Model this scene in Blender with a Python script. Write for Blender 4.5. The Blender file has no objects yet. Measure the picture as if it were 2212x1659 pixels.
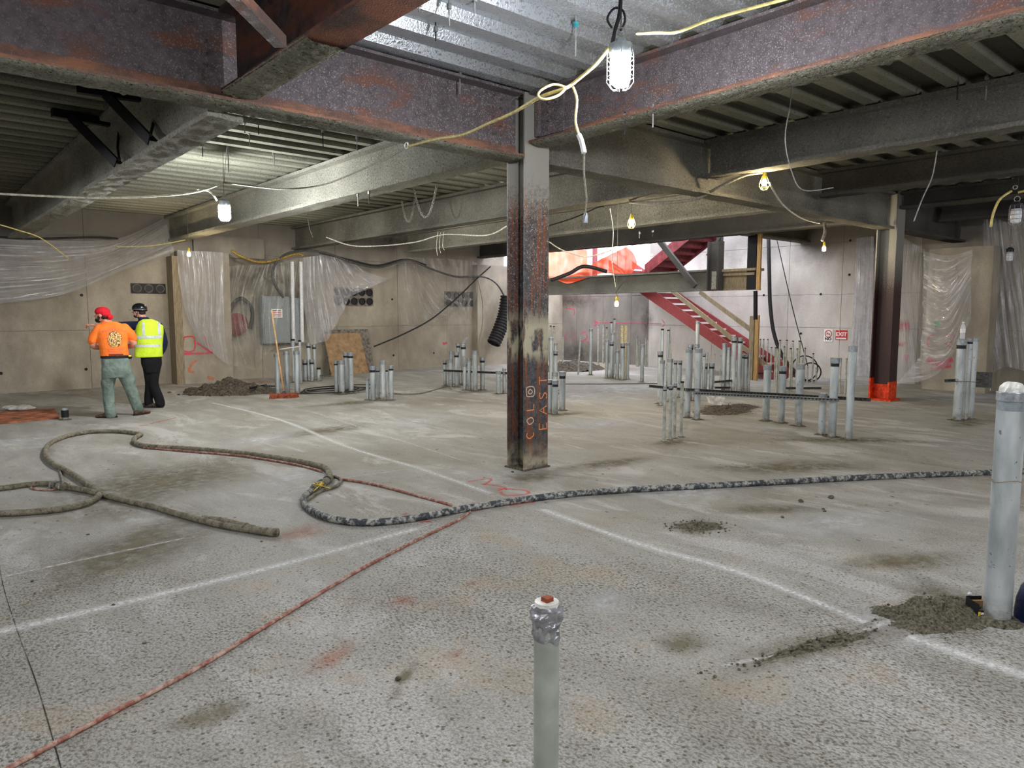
import bpy, math, random
from mathutils import Vector, Matrix, noise
from mathutils.bvhtree import BVHTree
random.seed(7)
sc = bpy.context.scene
COL = sc.collection
# ------------------------------------------------------------------ camera
F = 1550.0; H = 1.66; TH = math.atan(154/1550); YAW = math.radians(49.0)
cam = bpy.data.objects.new('camera', bpy.data.cameras.new('camera')); COL.objects.link(cam)
cam.location = (0, 0, H); cam.rotation_euler = (math.pi/2-TH, 0, YAW-math.pi/2)
cam.data.sensor_width = 36; cam.data.lens = 36*F/2212; cam.data.clip_start = .05
sc.camera = cam
# ------------------------------------------------------------------ world, exposure
w = bpy.data.worlds.new('overcast_sky'); sc.world = w; w.use_nodes = True
bg = w.node_tree.nodes['Background']; bg.inputs[0].default_value = (.86, .89, 1.0, 1); bg.inputs[1].default_value = 5.0
sc.view_settings.view_transform = 'Standard'; sc.view_settings.look = 'None'
sc.view_settings.gamma = 1; sc.view_settings.use_curve_mapping = False
sc.view_settings.exposure = 0.85
LED_L = 560.0      # radiance of LED work lamps and added fill lamps
BULB_L = 520.0     # radiance of small caged bulbs

# ------------------------------------------------------------------ picture -> place helpers
def ray(px, py):
    x = (px-1106)/F; y = -(py-829)/F
    f = math.cos(TH)+y*math.sin(TH); z = y*math.cos(TH)-math.sin(TH)
    c, s = math.cos(YAW), math.sin(YAW)
    return Vector((f*c+x*s, f*s-x*c, z))
O = Vector((0, 0, H))
def onz(px, py, z=0.0): r = ray(px, py); return O+r*((z-H)/r.z)
def onx(px, py, X): r = ray(px, py); return O+r*(X/r.x)
def ony(px, py, Y): r = ray(px, py); return O+r*(Y/r.y)
def atd(px, py, d): r = ray(px, py); return O+r*d          # d = depth along the view axis (approx.)
def fwd(p): return p.x*math.cos(YAW)+p.y*math.sin(YAW)

# ------------------------------------------------------------------ node helpers
def lin(c):
    return tuple(((v/255)/12.92 if v/255 <= .04045 else ((v/255+.055)/1.055)**2.4) for v in c)+(1,)
class NT:
    def __init__(s, name, rough=.8, metal=0., spec=.3):
        s.m = bpy.data.materials.new(name); s.m.use_nodes = True
        s.t = s.m.node_tree; s.b = s.t.nodes['Principled BSDF']; s.out = s.t.nodes['Material Output']
        s.b.inputs['Roughness'].default_value = rough; s.b.inputs['Metallic'].default_value = metal
        s.b.inputs['Specular IOR Level'].default_value = spec
        s.geo = None
    def n(s, t, **k):
        o = s.t.nodes.new(t)
        for a, b in k.items(): setattr(o, a, b)
        return o
    def l(s, a, b): s.t.links.new(a, b)
    def put(s, sock, v):
        if hasattr(v, 'node'): s.l(v, sock)
        else: sock.default_value = v
    def pos(s):
        if not s.geo: s.geo = s.n('ShaderNodeNewGeometry')
        return s.geo.outputs['Position']
    def uv(s): return s.n('ShaderNodeTexCoord').outputs['UV']
    def obj(s): return s.n('ShaderNodeTexCoord').outputs['Object']
    def map(s, v, sc=(1, 1, 1), rot=(0, 0, 0), loc=(0, 0, 0)):
        m = s.n('ShaderNodeMapping'); s.l(v, m.inputs[0])
        m.inputs['Scale'].default_value = sc; m.inputs['Rotation'].default_value = rot; m.inputs['Location'].default_value = loc
        return m.outputs[0]
    def noise(s, scale, detail=4, rough=.55, v=None, dist=0):
        n = s.n('ShaderNodeTexNoise'); s.l(v if v is not None else s.pos(), n.inputs['Vector'])
        n.inputs['Scale'].default_value = scale; n.inputs['Detail'].default_value = detail
        n.inputs['Roughness'].default_value = rough; n.inputs['Distortion'].default_value = dist
        return n.outputs[0]
    def vor(s, scale, v=None, feature='F1', rnd=1):
        n = s.n('ShaderNodeTexVoronoi', feature=feature); s.l(v if v is not None else s.pos(), n.inputs['Vector'])
        n.inputs['Scale'].default_value = scale; n.inputs['Randomness'].default_value = rnd
        return n.outputs['Distance']
    def rng(s, v, a, b, c=0., d=1.):
        n = s.n('ShaderNodeMapRange'); s.put(n.inputs[0], v)
        for i, q in enumerate((a, b, c, d)): s.put(n.inputs[1+i], q)
        return n.outputs[0]
    def math(s, op, a, b=0., c=None):
        n = s.n('ShaderNodeMath', operation=op); s.put(n.inputs[0], a); s.put(n.inputs[1], b)
        if c is not None: s.put(n.inputs[2], c)
        return n.outputs[0]
    def mix(s, f, a, b, mode='MIX'):
        n = s.n('ShaderNodeMix', data_type='RGBA', blend_type=mode)
        s.put(n.inputs[0], f)
        for i, q in ((6, a), (7, b)):
            if isinstance(q, tuple) and len(q) == 3: q = lin(q)
            s.put(n.inputs[i], q)
        return n.outputs[2]
    def sep(s, v):
        n = s.n('ShaderNodeSeparateXYZ'); s.l(v, n.inputs[0]); return n.outputs
    def col(s, c): s.put(s.b.inputs['Base Color'], lin(c) if isinstance(c, tuple) and len(c) == 3 else c); return s
    def rough(s, v): s.put(s.b.inputs['Roughness'], v); return s
    def bump(s, h, dist=.01, st=1.):
        b = s.n('ShaderNodeBump'); b.inputs['Distance'].default_value = dist; b.inputs['Strength'].default_value = st
        s.l(h, b.inputs['Height']); s.l(b.outputs[0], s.b.inputs['Normal']); return s
    def alpha(s, a): s.put(s.b.inputs['Alpha'], a); return s

def plain(name, c, rough=.7, metal=0., var=.12, scale=30, bump=0., spec=.3):
    m = NT(name, rough, metal, spec)
    d = tuple(int(v*(1-var*2)) for v in c); e = tuple(min(255, int(v*(1+var))) for v in c)
    nz = m.noise(scale, 4)
    m.col(m.mix(m.rng(nz, .3, .7), d, e))
    if bump: m.bump(nz, bump)
    return m.m

def m_fireproof(name, dark, light, spots=.5, hi=.5):
    m = NT(name, .95, 0, .1)
    big = m.noise(.9, 3); g = m.noise(42, 5, .75); v = m.vor(80)
    c = m.mix(m.rng(big, .3, .7), dark, light)
    c = m.mix(m.rng(g, .54, .66, 0, spots), c, tuple(int(q*.32) for q in dark))
    c = m.mix(m.rng(g, .34, .44, hi, 0), c, tuple(min(255, int(q*1.3)) for q in light))
    m.col(c)
    h = m.math('ADD', m.math('MULTIPLY', g, 1.2), m.math('MULTIPLY', v, .5))
    m.bump(h, .022, 1.); return m.m

def m_steel(name, web, rust, amount=.5, speck=.5):
    m = NT(name, .62, .15, .4)
    a = m.noise(1.6, 5, .6, v=m.map(m.pos(), (1, 1, 3))); f = m.noise(14, 5, .65); sp = m.noise(85, 3, .6); pt = m.noise(.8, 2)
    c = m.mix(m.rng(f, .3, .7), tuple(int(q*.62) for q in web), web)
    c = m.mix(m.rng(a, .62-amount*.25, .72-amount*.2), c, rust)
    c = m.mix(m.rng(sp, .56, .66, 0, m.math('MULTIPLY', m.rng(pt, .35, .65, speck*.35, speck), m.rng(m.sep(m.pos())[0], .5, 3.8, .18, 1.))), c, (178, 176, 170))
    m.col(c); m.bump(m.noise(85, 3), .006, .7); m.rough(m.rng(f, .3, .7, .5, .8)); return m.m

MAT = {}
def mats():
    M = MAT
    M['spray'] = m_fireproof('sprayed_fireproofing', (96, 94, 86), (138, 136, 126))
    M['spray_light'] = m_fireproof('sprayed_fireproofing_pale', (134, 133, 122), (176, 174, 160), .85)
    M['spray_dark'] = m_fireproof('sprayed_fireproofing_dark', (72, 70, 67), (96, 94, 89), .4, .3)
    M['spray_coarse'] = m_fireproof('sprayed_fireproofing_coarse', (105, 104, 90), (150, 149, 134), 1.)
    M['web'] = m_steel('mill_steel', (104, 95, 98), (108, 72, 58), .35, .75)
    M['web_dark'] = m_steel('mill_steel_dark', (66, 54, 54), (92, 52, 38), .5, .15)
    M['rust'] = m_steel('rusted_flange', (114, 82, 68), (132, 90, 66), .6, .4)
    M['rust_dk'] = m_steel('rusted_flange_dark', (70, 48, 40), (110, 66, 46), .5, .3)
    # central column: black mill scale with rust stripes
    m = NT('column_steel', .55, .2, .4)
    P = m.pos(); a = m.noise(3.5, 5, .6, v=m.map(P, (9, 9, .35))); sp = m.noise(70, 3); f = m.noise(26, 5); z = m.sep(P)[2]
    c = m.mix(m.rng(f, .3, .7), (44, 43, 44), (92, 92, 92))
    c = m.mix(m.rng(a, .50, .58), c, (120, 70, 44))
    c = m.mix(m.rng(sp, .60, .66, 0, m.rng(z, .9, 2.4, .12, .75)), c, (190, 186, 175))
    gro = m.math('MULTIPLY', m.rng(z, .3, .05), m.rng(m.noise(9, 5), .35, .6))
    pat = m.math('MULTIPLY', m.math('MULTIPLY', m.rng(z, 1.1, 1.25), m.rng(z, 1.72, 1.5)), m.rng(m.noise(6, 4, v=m.map(P, (2, 2, .7))), .45, .55))
    c = m.mix(m.math('MAXIMUM', gro, pat), c, (170, 165, 140))
    c = m.mix(m.rng(m.math('ADD', z, m.math('MULTIPLY', f, .6)), 2.9, 3.3), c, (140, 138, 130))
    m.col(c); m.bump(m.noise(70, 3), .004, .7); M['column'] = m.m
    m = NT('column_primer', .5, .1, .4)
    P = m.pos(); z = m.sep(P)[2]; f = m.noise(60, 4)
    c = m.mix(m.rng(f, .3, .7), (38, 22, 22), (66, 42, 42))
    over = m.rng(m.math('ADD', z, m.math('MULTIPLY', f, .9)), 2.5, 3.2)
    c = m.mix(over, c, (128, 126, 120))
    m.col(c); m.bump(f, .004); M['primer'] = m.m
    M['orange_paint'] = plain('orange_spray_paint', (214, 66, 22), .55, 0, .2, 18)
    # deck
    m = NT('galvanised_deck', .35, .75, .6)
    P = m.pos(); sp = m.noise(55, 3, .6); big = m.noise(.7, 3)
    x = m.sep(P)[0]
    pat = m.n('ShaderNodeTexBrick'); m.l(m.map(P, (11, 16, 1), rot=(0, 0, .5)), pat.inputs[0])
    pat.inputs['Scale'].default_value = 1.2; pat.inputs['Mortar Size'].default_value = .22; pat.inputs['Mortar Smooth'].default_value = .3
    cv = m.math('ADD', m.math('MULTIPLY', m.math('SUBTRACT', x, 2.6), .28), m.math('MULTIPLY', m.math('SUBTRACT', big, .5), 1.2))
    cv = m.math('MULTIPLY', m.rng(cv, .0, .75, .15, 1.), 1.)
    msk = m.rng(sp, m.math('SUBTRACT', .72, m.math('MULTIPLY', cv, .34)), m.math('SUBTRACT', .8, m.math('MULTIPLY', cv, .3)))
    c = m.mix(msk, (205, 213, 220), (118, 117, 110))
    m.col(c); m.put(m.b.inputs['Metallic'], m.rng(msk, 0, 1, .8, 0)); m.rough(m.rng(msk, 0, 1, .32, .9))
    m.bump(m.math('ADD', m.math('MULTIPLY', pat.outputs['Fac'], m.rng(msk, 0, 1, 1, .1)), m.math('MULTIPLY', sp, .6)), .012, .8)
    M['deck_galv'] = m.m
    m = NT('oversprayed_deck', .9, 0, .15)
    P = m.pos(); sp = m.noise(45, 5, .7); big = m.noise(.6, 3)
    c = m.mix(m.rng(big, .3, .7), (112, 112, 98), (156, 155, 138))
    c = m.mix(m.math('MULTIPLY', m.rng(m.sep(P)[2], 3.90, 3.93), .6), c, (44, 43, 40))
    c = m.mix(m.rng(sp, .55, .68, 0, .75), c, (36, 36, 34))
    m.col(c); m.bump(sp, .02, 1.); M['deck_spray'] = m.m
    # concrete walls
    def conc(name, a, b, stain, st=.5):
        m = NT(name, .85, 0, .25)
        P = m.pos(); big = m.noise(.55, 5, .6); md = m.noise(2.2, 5, .65, v=m.map(P, (1, 1, .5))); f = m.noise(40, 4); pore = m.vor(26)
        c = m.mix(m.rng(md, .3, .7), a, b)
        c = m.mix(m.rng(big, .45, .7, 0, st), c, stain)
        c = m.mix(m.math('MULTIPLY', m.rng(pore, .10, .05), m.rng(m.noise(3), .5, .6)), c, tuple(int(q*.45) for q in a))
        c = m.mix(m.rng(f, .35, .65, 0, .18), c, tuple(int(q*.6) for q in a))
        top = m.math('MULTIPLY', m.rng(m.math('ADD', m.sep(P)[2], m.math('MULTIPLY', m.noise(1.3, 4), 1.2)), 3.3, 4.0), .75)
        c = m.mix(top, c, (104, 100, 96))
        m.col(c); m.bump(m.math('ADD', m.noise(8, 6, .7), m.math('MULTIPLY', pore, .15)), .012, .6); return m.m
    M['wall'] = conc('cast_concrete', (140, 132, 118), (176, 168, 152), (112, 103, 88))
    M['wall_r'] = conc('cast_concrete_pale', (182, 176, 168), (206, 202, 196), (160, 150, 136), .35)
    M['wall_dk'] = conc('cast_concrete_dark', (112, 107, 102), (140, 134, 124), (84, 80, 76))
    M['wall_joint'] = plain('joint_shadow_concrete', (112, 107, 98), .95)  # slightly darker concrete showing in the panel joints
    # floor
    m = NT('concrete_slab', .8, 0, .3)
    P = m.pos(); x, y, z = m.sep(P)
    flat = m.map(P, (1, 1, 0)); st = m.map(P, (1.6, .55, 0), rot=(0, 0, math.radians(-20)))
    big = m.noise(.42, 5, .6, v=flat, dist=.6); md = m.noise(1.9, 6, .65, v=st, dist=.4); fine = m.noise(30, 5, .7, v=flat); sm = m.noise(7, 5, .7, v=flat)
    c = m.mix(m.rng(md, .3, .7), (132, 129, 120), (172, 170, 163))
    c = m.mix(m.rng(big, .5, .66, 0, .62), c, (122, 114, 95))
    c = m.mix(m.rng(m.noise(.9, 6, .7, v=m.map(st, (1, 1, 1), loc=(7, 3, 0)), dist=.8), .54, .62, 0, .6), c, (192, 190, 186))
    c = m.mix(m.rng(sm, .58, .72, 0, .4), c, (98, 94, 82))
    # worn, pitted zone near the camera
    near = m.rng(m.math('ADD', m.math('SQRT', m.math('ADD', m.math('MULTIPLY', x, x), m.math('MULTIPLY', y, y))), m.math('MULTIPLY', m.math('SUBTRACT', m.noise(.8, 3, v=flat), .5), 4.)), 6.6, 4.6)
    sp = m.vor(34, v=m.map(flat, (1, 1, 0)), rnd=1); sp2 = m.noise(72, 3, .6, v=m.map(flat, (1, .6, 0), rot=(0, 0, .6)))
    spots = m.math('MULTIPLY', m.rng(m.math('ADD', sp, m.math('MULTIPLY', m.noise(60, 2, v=flat), .18)), .40, .30), m.rng(m.noise(14, 2, v=flat), .44, .52))
    c = m.mix(m.math('MULTIPLY', near, m.rng(m.noise(1.1, 4, v=flat), .3, .7, .1, .5)), c, (176, 175, 168))
    c = m.mix(m.math('MULTIPLY', near, m.rng(sp2, .49, .585, 0, m.rng(m.noise(.6, 3, v=m.map(flat, loc=(4, 1, 0))), .4, .6, .8, .25))), c, (90, 88, 77))
    c = m.mix(m.math('MULTIPLY', near, m.math('MULTIPLY', spots, .85)), c, (84, 76, 56))
    c = m.mix(m.math('MULTIPLY', near, m.rng(m.noise(1.7, 3, v=flat), .56, .7, 0, .3)), c, (170, 140, 96))
    c = m.mix(m.math('MULTIPLY', m.math('SUBTRACT', 1., near), m.math('MULTIPLY', m.rng(m.vor(11, v=m.map(flat, (1, .6, 0))), .16, .08), m.rng(m.noise(1.3, v=flat), .45, .6))), c, (66, 62, 52))
    c = m.mix(m.rng(m.noise(90, 3, .6, v=flat), .40, .56, .34, 0), c, (70, 67, 58))
    c = m.mix(m.rng(fine, .58, .68, 0, .25), c, (206, 205, 200))
    m.col(c); m.rough(m.rng(md, .3, .7, .62, .92))
    hb = m.math('SUBTRACT', m.math('ADD', m.math('MULTIPLY', fine, .35), m.math('MULTIPLY', sm, .5)), m.math('MULTIPLY', near, m.math('MULTIPLY', sp2, 1.0)))
    m.bump(hb, .012, .8); M['floor'] = m.m
    # pipes
    m = NT('galvanised_pipe', .42, .55, .5)
    P = m.pos(); f = m.noise(9, 4, v=m.map(P, (1, 1, .3))); z = m.sep(P)[2]
    c = m.mix(m.rng(f, .3, .7), (150, 158, 160), (192, 199, 200))
    c = m.mix(m.math('MULTIPLY', m.rng(z, .16, .02), m.rng(m.noise(16, 4), .35, .6)), c, (120, 112, 98))
    c = m.mix(m.rng(m.noise(28, 3), .66, .7, 0, .8), c, (96, 92, 82))
    m.col(c); m.rough(m.rng(f, .3, .7, .35, .6)); m.bump(m.noise(40, 3), .002, .5); M['galv'] = m.m
    M['galv_dull'] = plain('dusty_conduit', (168, 170, 160), .7, .2, .1, 14, .001)
    M['cream_pipe'] = plain('cream_speckled_pipe', (196, 182, 140), .7, 0, .25, 60, .002)
    M['plasticpipe'] = plain('grey_green_plastic_pipe', (150, 156, 146), .45, 0, .06, 9, .001)
    M['coupling'] = plain('steel_coupling', (150, 156, 160), .4, .6, .1, 40)
    M['black'] = plain('black_tape', (26, 26, 28), .5, 0, .1)
    M['blackrub'] = plain('black_rubber', (34, 33, 34), .55, 0, .15, 20, .003)
    M['tape'] = plain('silver_duct_tape', (150, 152, 156), .32, .55, .15, 22, .006)
    M['rubble'] = plain('wet_mortar_rubble', (84, 77, 67), .95, 0, .3, 24, .03)
    M['mud'] = plain('wet_mortar', (96, 91, 76), .9, 0, .3, 60, .02)
    m = NT('mortar_hose', .75, 0, .3)
    f = m.noise(22, 5, .7); c = m.mix(m.rng(f, .46, .60), (58, 62, 66), (160, 160, 152)); m.col(c); m.bump(f, .008); M['hose'] = m.m
    m = NT('muddy_hose', .85, 0, .2)
    f = m.noise(16, 5, .7); c = m.mix(m.rng(f, .35, .6), (88, 82, 68), (136, 130, 112)); c = m.mix(m.rng(m.noise(40, 3), .58, .66, 0, .6), c, (58, 54, 44)); m.col(c); m.bump(f, .014); M['hose_mud'] = m.m
    m = NT('red_brown_hose', .65, 0, .3)
    f = m.noise(20, 5, .7); c = m.mix(m.rng(f, .45, .62), (132, 78, 66), (178, 152, 136)); m.col(c); m.bump(f, .004); M['hose_red'] = m.m
    M['cord'] = plain('yellow_cord', (206, 190, 122), .55, 0, .1, 30)
    M['ochre'] = plain('ochre_cable', (158, 130, 62), .7, 0, .2, 30)
    M['cord_w'] = plain('pale_cord', (196, 192, 176), .6, 0, .12, 30)
    M['cord_dusty'] = plain('dusty_cord', (128, 122, 108), .8, 0, .12, 30, .004)
    M['wire'] = plain('grey_wire', (150, 150, 148), .5, .3)
    M['wire_dk'] = plain('dark_wire', (44, 42, 42), .6)
    M['white'] = plain('white_plastic', (226, 228, 230), .5, 0, .04)
    M['cloth_white'] = plain('white_cloth', (214, 214, 206), .95, 0, .1, 14, .02)
    M['wood'] = plain('pine_lumber', (178, 146, 100), .8, 0, .12, 9, .002)
    M['wood_dusty'] = plain('dusty_lumber', (134, 120, 98), .9, 0, .15, 12, .002)
    M['wood_hdl'] = plain('broom_handle_wood', (202, 160, 112), .6, 0, .08, 9)
    M['board'] = plain('hardboard', (150, 124, 92), .85, 0, .1, 8)
    M['board_grey'] = plain('mortar_smeared_board', (112, 106, 98), .9, 0, .2, 14)
    M['broomred'] = plain('rusty_red_broom_head', (146, 74, 46), .8, 0, .2)
    M['brist'] = plain('broom_bristle', (64, 66, 96), .9)
    M['osb'] = plain('rust_stained_plywood', (150, 92, 64), .85, 0, .25, 6, .003)
    M['stair'] = plain('red_primer_stair', (140, 64, 64), .6, .05, .05, 16)
    M['stair_dk'] = plain('dark_red_stair', (112, 46, 50), .6, .05, .15, 10)
    M['blkmetal'] = plain('black_steel', (24, 23, 28), .5, .3)
    M['box'] = plain('grey_electrical_box', (128, 136, 140), .5, .2, .06)
    M['sign_red'] = plain('sign_red', (196, 44, 48), .5, 0, .04)
    M['sign_white'] = plain('sign_white', (228, 226, 224), .5, 0, .03)
    M['sign_black'] = plain('sign_black', (32, 30, 34), .6)
    M['strut'] = plain('zinc_strut', (138, 142, 140), .45, .5, .15)
    M['strut_dk'] = plain('dusty_strut', (86, 86, 84), .6, .3, .2)
    M['bolt'] = plain('bolt_steel', (120, 108, 104), .5, .5, .2)
    M['chain'] = plain('chain_steel', (170, 170, 168), .45, .5)
    M['foam'] = plain('white_foam', (222, 218, 210), .9, 0, .12, 16, .01)
    M['yell'] = plain('yellow_plastic', (216, 190, 60), .5)
    def emit(name, c, s):
        m = NT(name); e = m.n('ShaderNodeEmission'); e.inputs[0].default_value = c; e.inputs[1].default_value = s
        m.l(e.outputs[0], m.out.inputs[0]); return m.m
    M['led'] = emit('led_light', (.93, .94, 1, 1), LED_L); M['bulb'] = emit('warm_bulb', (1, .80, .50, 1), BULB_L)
    M['led_hot'] = emit('led_light_bright', (.95, .97, 1, 1), LED_L*1.7); M['led_dim'] = emit('led_light_dim', (1., .96, .9, 1), LED_L*.5); M['led_off'] = plain('unlit_led', (214, 218, 220), .35, 0, .03)
    # clear film
    def film(name, lo, hi, tint, a=.5, b=.68):
        m = NT(name, .22, 0, .6); u = m.uv()
        s1 = m.noise(1., 5, .6, v=m.map(u, (34, 2.2, 1)), dist=.5); s2 = m.noise(1., 3, .6, v=m.map(u, (90, 5, 1), rot=(0, 0, .12))); cr = m.noise(5, 4, .7, dist=1.)
        s = m.math('MAXIMUM', m.rng(s1, a, b), m.math('MULTIPLY', m.rng(s2, .6, .72), m.rng(cr, .4, .6)))
        m.col(m.mix(m.rng(cr, .3, .7), tuple(int(q*.82) for q in tint), tint))
        m.alpha(m.rng(s, 0, 1, lo, hi)); m.bump(m.math('ADD', s1, m.math('MULTIPLY', cr, .5)), .05, 1.)
        m.b.inputs['Coat Weight'].default_value = .6; m.b.inputs['Coat Roughness'].default_value = .12
        return m.m
    M['film'] = film('clear_poly_film', .12, .5, (196, 194, 186)); M['film_b'] = film('milky_poly_film', .28, .72, (222, 222, 226)); M['film_w'] = film('white_poly_film', .7, .95, (226, 224, 230))
    m = NT('orange_debris_net', .7); u = m.pos(); m.col((236, 96, 60)); m.alpha(m.rng(m.noise(3, 4), .3, .7, .55, .9))
    m.put(m.b.inputs['Transmission Weight'], .0); M['net'] = m.m; m.alpha(m.rng(m.noise(3, 4), .3, .7, .82, .98))
    # paint, dust and painted daylight decals : uv.x along, uv.y across (0..1), noisy soft edge
    def decal(name, c, dens, ns=20, soft=.9, c2=None):
        m = NT(name, .85, 0, .15); u = m.sep(m.uv())
        d = m.math('ABSOLUTE', m.math('MULTIPLY', m.math('SUBTRACT', u[1], .5), 2.))
        e = m.rng(d, 1., 1.-soft, 0., 1.)
        nn = m.noise(ns, 5, .7)
        a = m.math('MULTIPLY', m.math('POWER', e, 1.3), m.rng(nn, .30, .58, .1, 1.)); a = m.math('MULTIPLY', a, dens)
        m.col(m.mix(m.rng(m.noise(ns*.7, 3), .35, .65), c, c2 or c)); m.alpha(a); return m.m
    M['d_white'] = decal('white_dust_line', (218, 218, 214), .78, 40); M['d_white2'] = decal('faint_dust_line', (198, 197, 192), .8, 16)
    M['d_red'] = decal('red_floor_paint', (214, 92, 78), .8, 20, .8); M['d_pink'] = decal('pink_wall_paint', (222, 66, 108), .85, 9, .9)
    M['d_redw'] = decal('red_wall_paint', (226, 52, 60), .9, 14, .7); M['d_or'] = decal('orange_wall_paint', (232, 106, 52), .9, 12, .9)
    M['d_green'] = decal('green_wall_paint', (40, 168, 84), .9, 9, .9); M['d_dark'] = decal('saw_cut', (40, 38, 34), 1., 3, .6)
    M['d_black'] = decal('dark_stain', (46, 42, 38), .6, 5, 1.)
    M['d_chalk'] = decal('orange_chalk', (224, 142, 92), 1.6, 60, .5); M['d_chalkw'] = decal('grey_chalk', (196, 180, 164), 1.6, 60, .5)
    M['d_mud'] = decal('mud_stain', (98, 90, 68), 1., 9, 1., (124, 116, 94)); M['d_pale'] = decal('pale_dust_stain', (196, 196, 194), .8, 8, 1.)
    M['d_rust'] = decal('rust_stain', (178, 112, 82), .55, 7, 1.); M['d_blue'] = decal('pale_grey_stain', (188, 190, 198), .75, 5, 1.)
    M['d_wood'] = decal('timber_tint', (176, 148, 112), .9, 3, .9)
    # people
    M['skin'] = plain('skin', (206, 150, 128), .55, 0, .05, 40); M['hair'] = plain('dark_hair', (44, 32, 28), .8, 0, .2, 60, .004)
    M['redcap'] = plain('red_cap', (204, 26, 42), .8, 0, .08, 20)
    m = NT('orange_cotton', .85); f = m.noise(5, 4); m.col(m.mix(m.rng(f, .35, .65), (240, 112, 36), (255, 134, 52))); m.bump(f, .03); M['tshirt'] = m.m
    m = NT('green_grey_canvas', .9); f = m.noise(7, 4); m.col(m.mix(m.rng(f, .35, .65), (92, 106, 98), (124, 138, 128))); m.bump(f, .04); M['trousers'] = m.m
    M['black_cloth'] = plain('black_trouser_cloth', (20, 20, 24), .9, 0, .15, 9, .02); M['navy'] = plain('navy_fleece', (28, 36, 66), .9, 0, .15, 9, .02)
    M['boot'] = plain('brown_boot', (92, 66, 52), .7, 0, .15); M['boot_dk'] = plain('dark_boot', (70, 58, 52), .7, 0, .15)
    M['helmet'] = plain('black_helmet', (22, 22, 28), .18, 0, .05, 10, 0, .6)
    m = NT('hi_vis_vest', .7); f = m.noise(6, 3); m.col(m.mix(m.rng(f, .35, .65), (196, 226, 40), (214, 240, 62))); m.bump(f, .03); M['vest'] = m.m
    M['reflective'] = plain('silver_reflective_tape', (214, 222, 218), .35, .2, .05)
    # shirt print
    m = NT('gold_black_print', .6); u = m.uv(); f = m.noise(9, 4, .6, v=u, dist=1.2); f2 = m.noise(16, 3, .6, v=m.map(u, loc=(3, 1, 0)))
    c = m.mix(m.rng(f, .47, .5), (40, 30, 28), (214, 160, 70)); c = m.mix(m.rng(f2, .56, .6), c, (246, 232, 196))
    s = m.sep(u); r = m.math('SQRT', m.math('ADD', m.math('POWER', m.math('SUBTRACT', s[0], .5), 2.), m.math('POWER', m.math('SUBTRACT', s[1], .5), 2.)))
    m.col(c); m.alpha(m.rng(m.math('ADD', r, m.math('MULTIPLY', m.math('SUBTRACT', f, .5), .4)), .50, .46)); M['print'] = m.m
    M['print_txt'] = plain('faded_pink_print', (224, 110, 84), .8, 0, .05); M['print_dk'] = plain('dark_print', (110, 50, 36), .8, 0, .05)
mats()

def wood(name, c, dk=.62):
    m = NT(name, .8, 0, .2); P = m.pos(); f = m.noise(5, 5, .6, v=m.map(P, (9, 9, 1.2)))
    m.col(m.mix(m.rng(f, .35, .65), tuple(int(q*dk) for q in c), c)); m.bump(f, .003); return m.m
MAT['wood'] = wood('pine_lumber_grain', (186, 152, 104), .8); MAT['wood_dusty'] = wood('dusty_lumber_grain', (150, 136, 112), .78)
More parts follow.
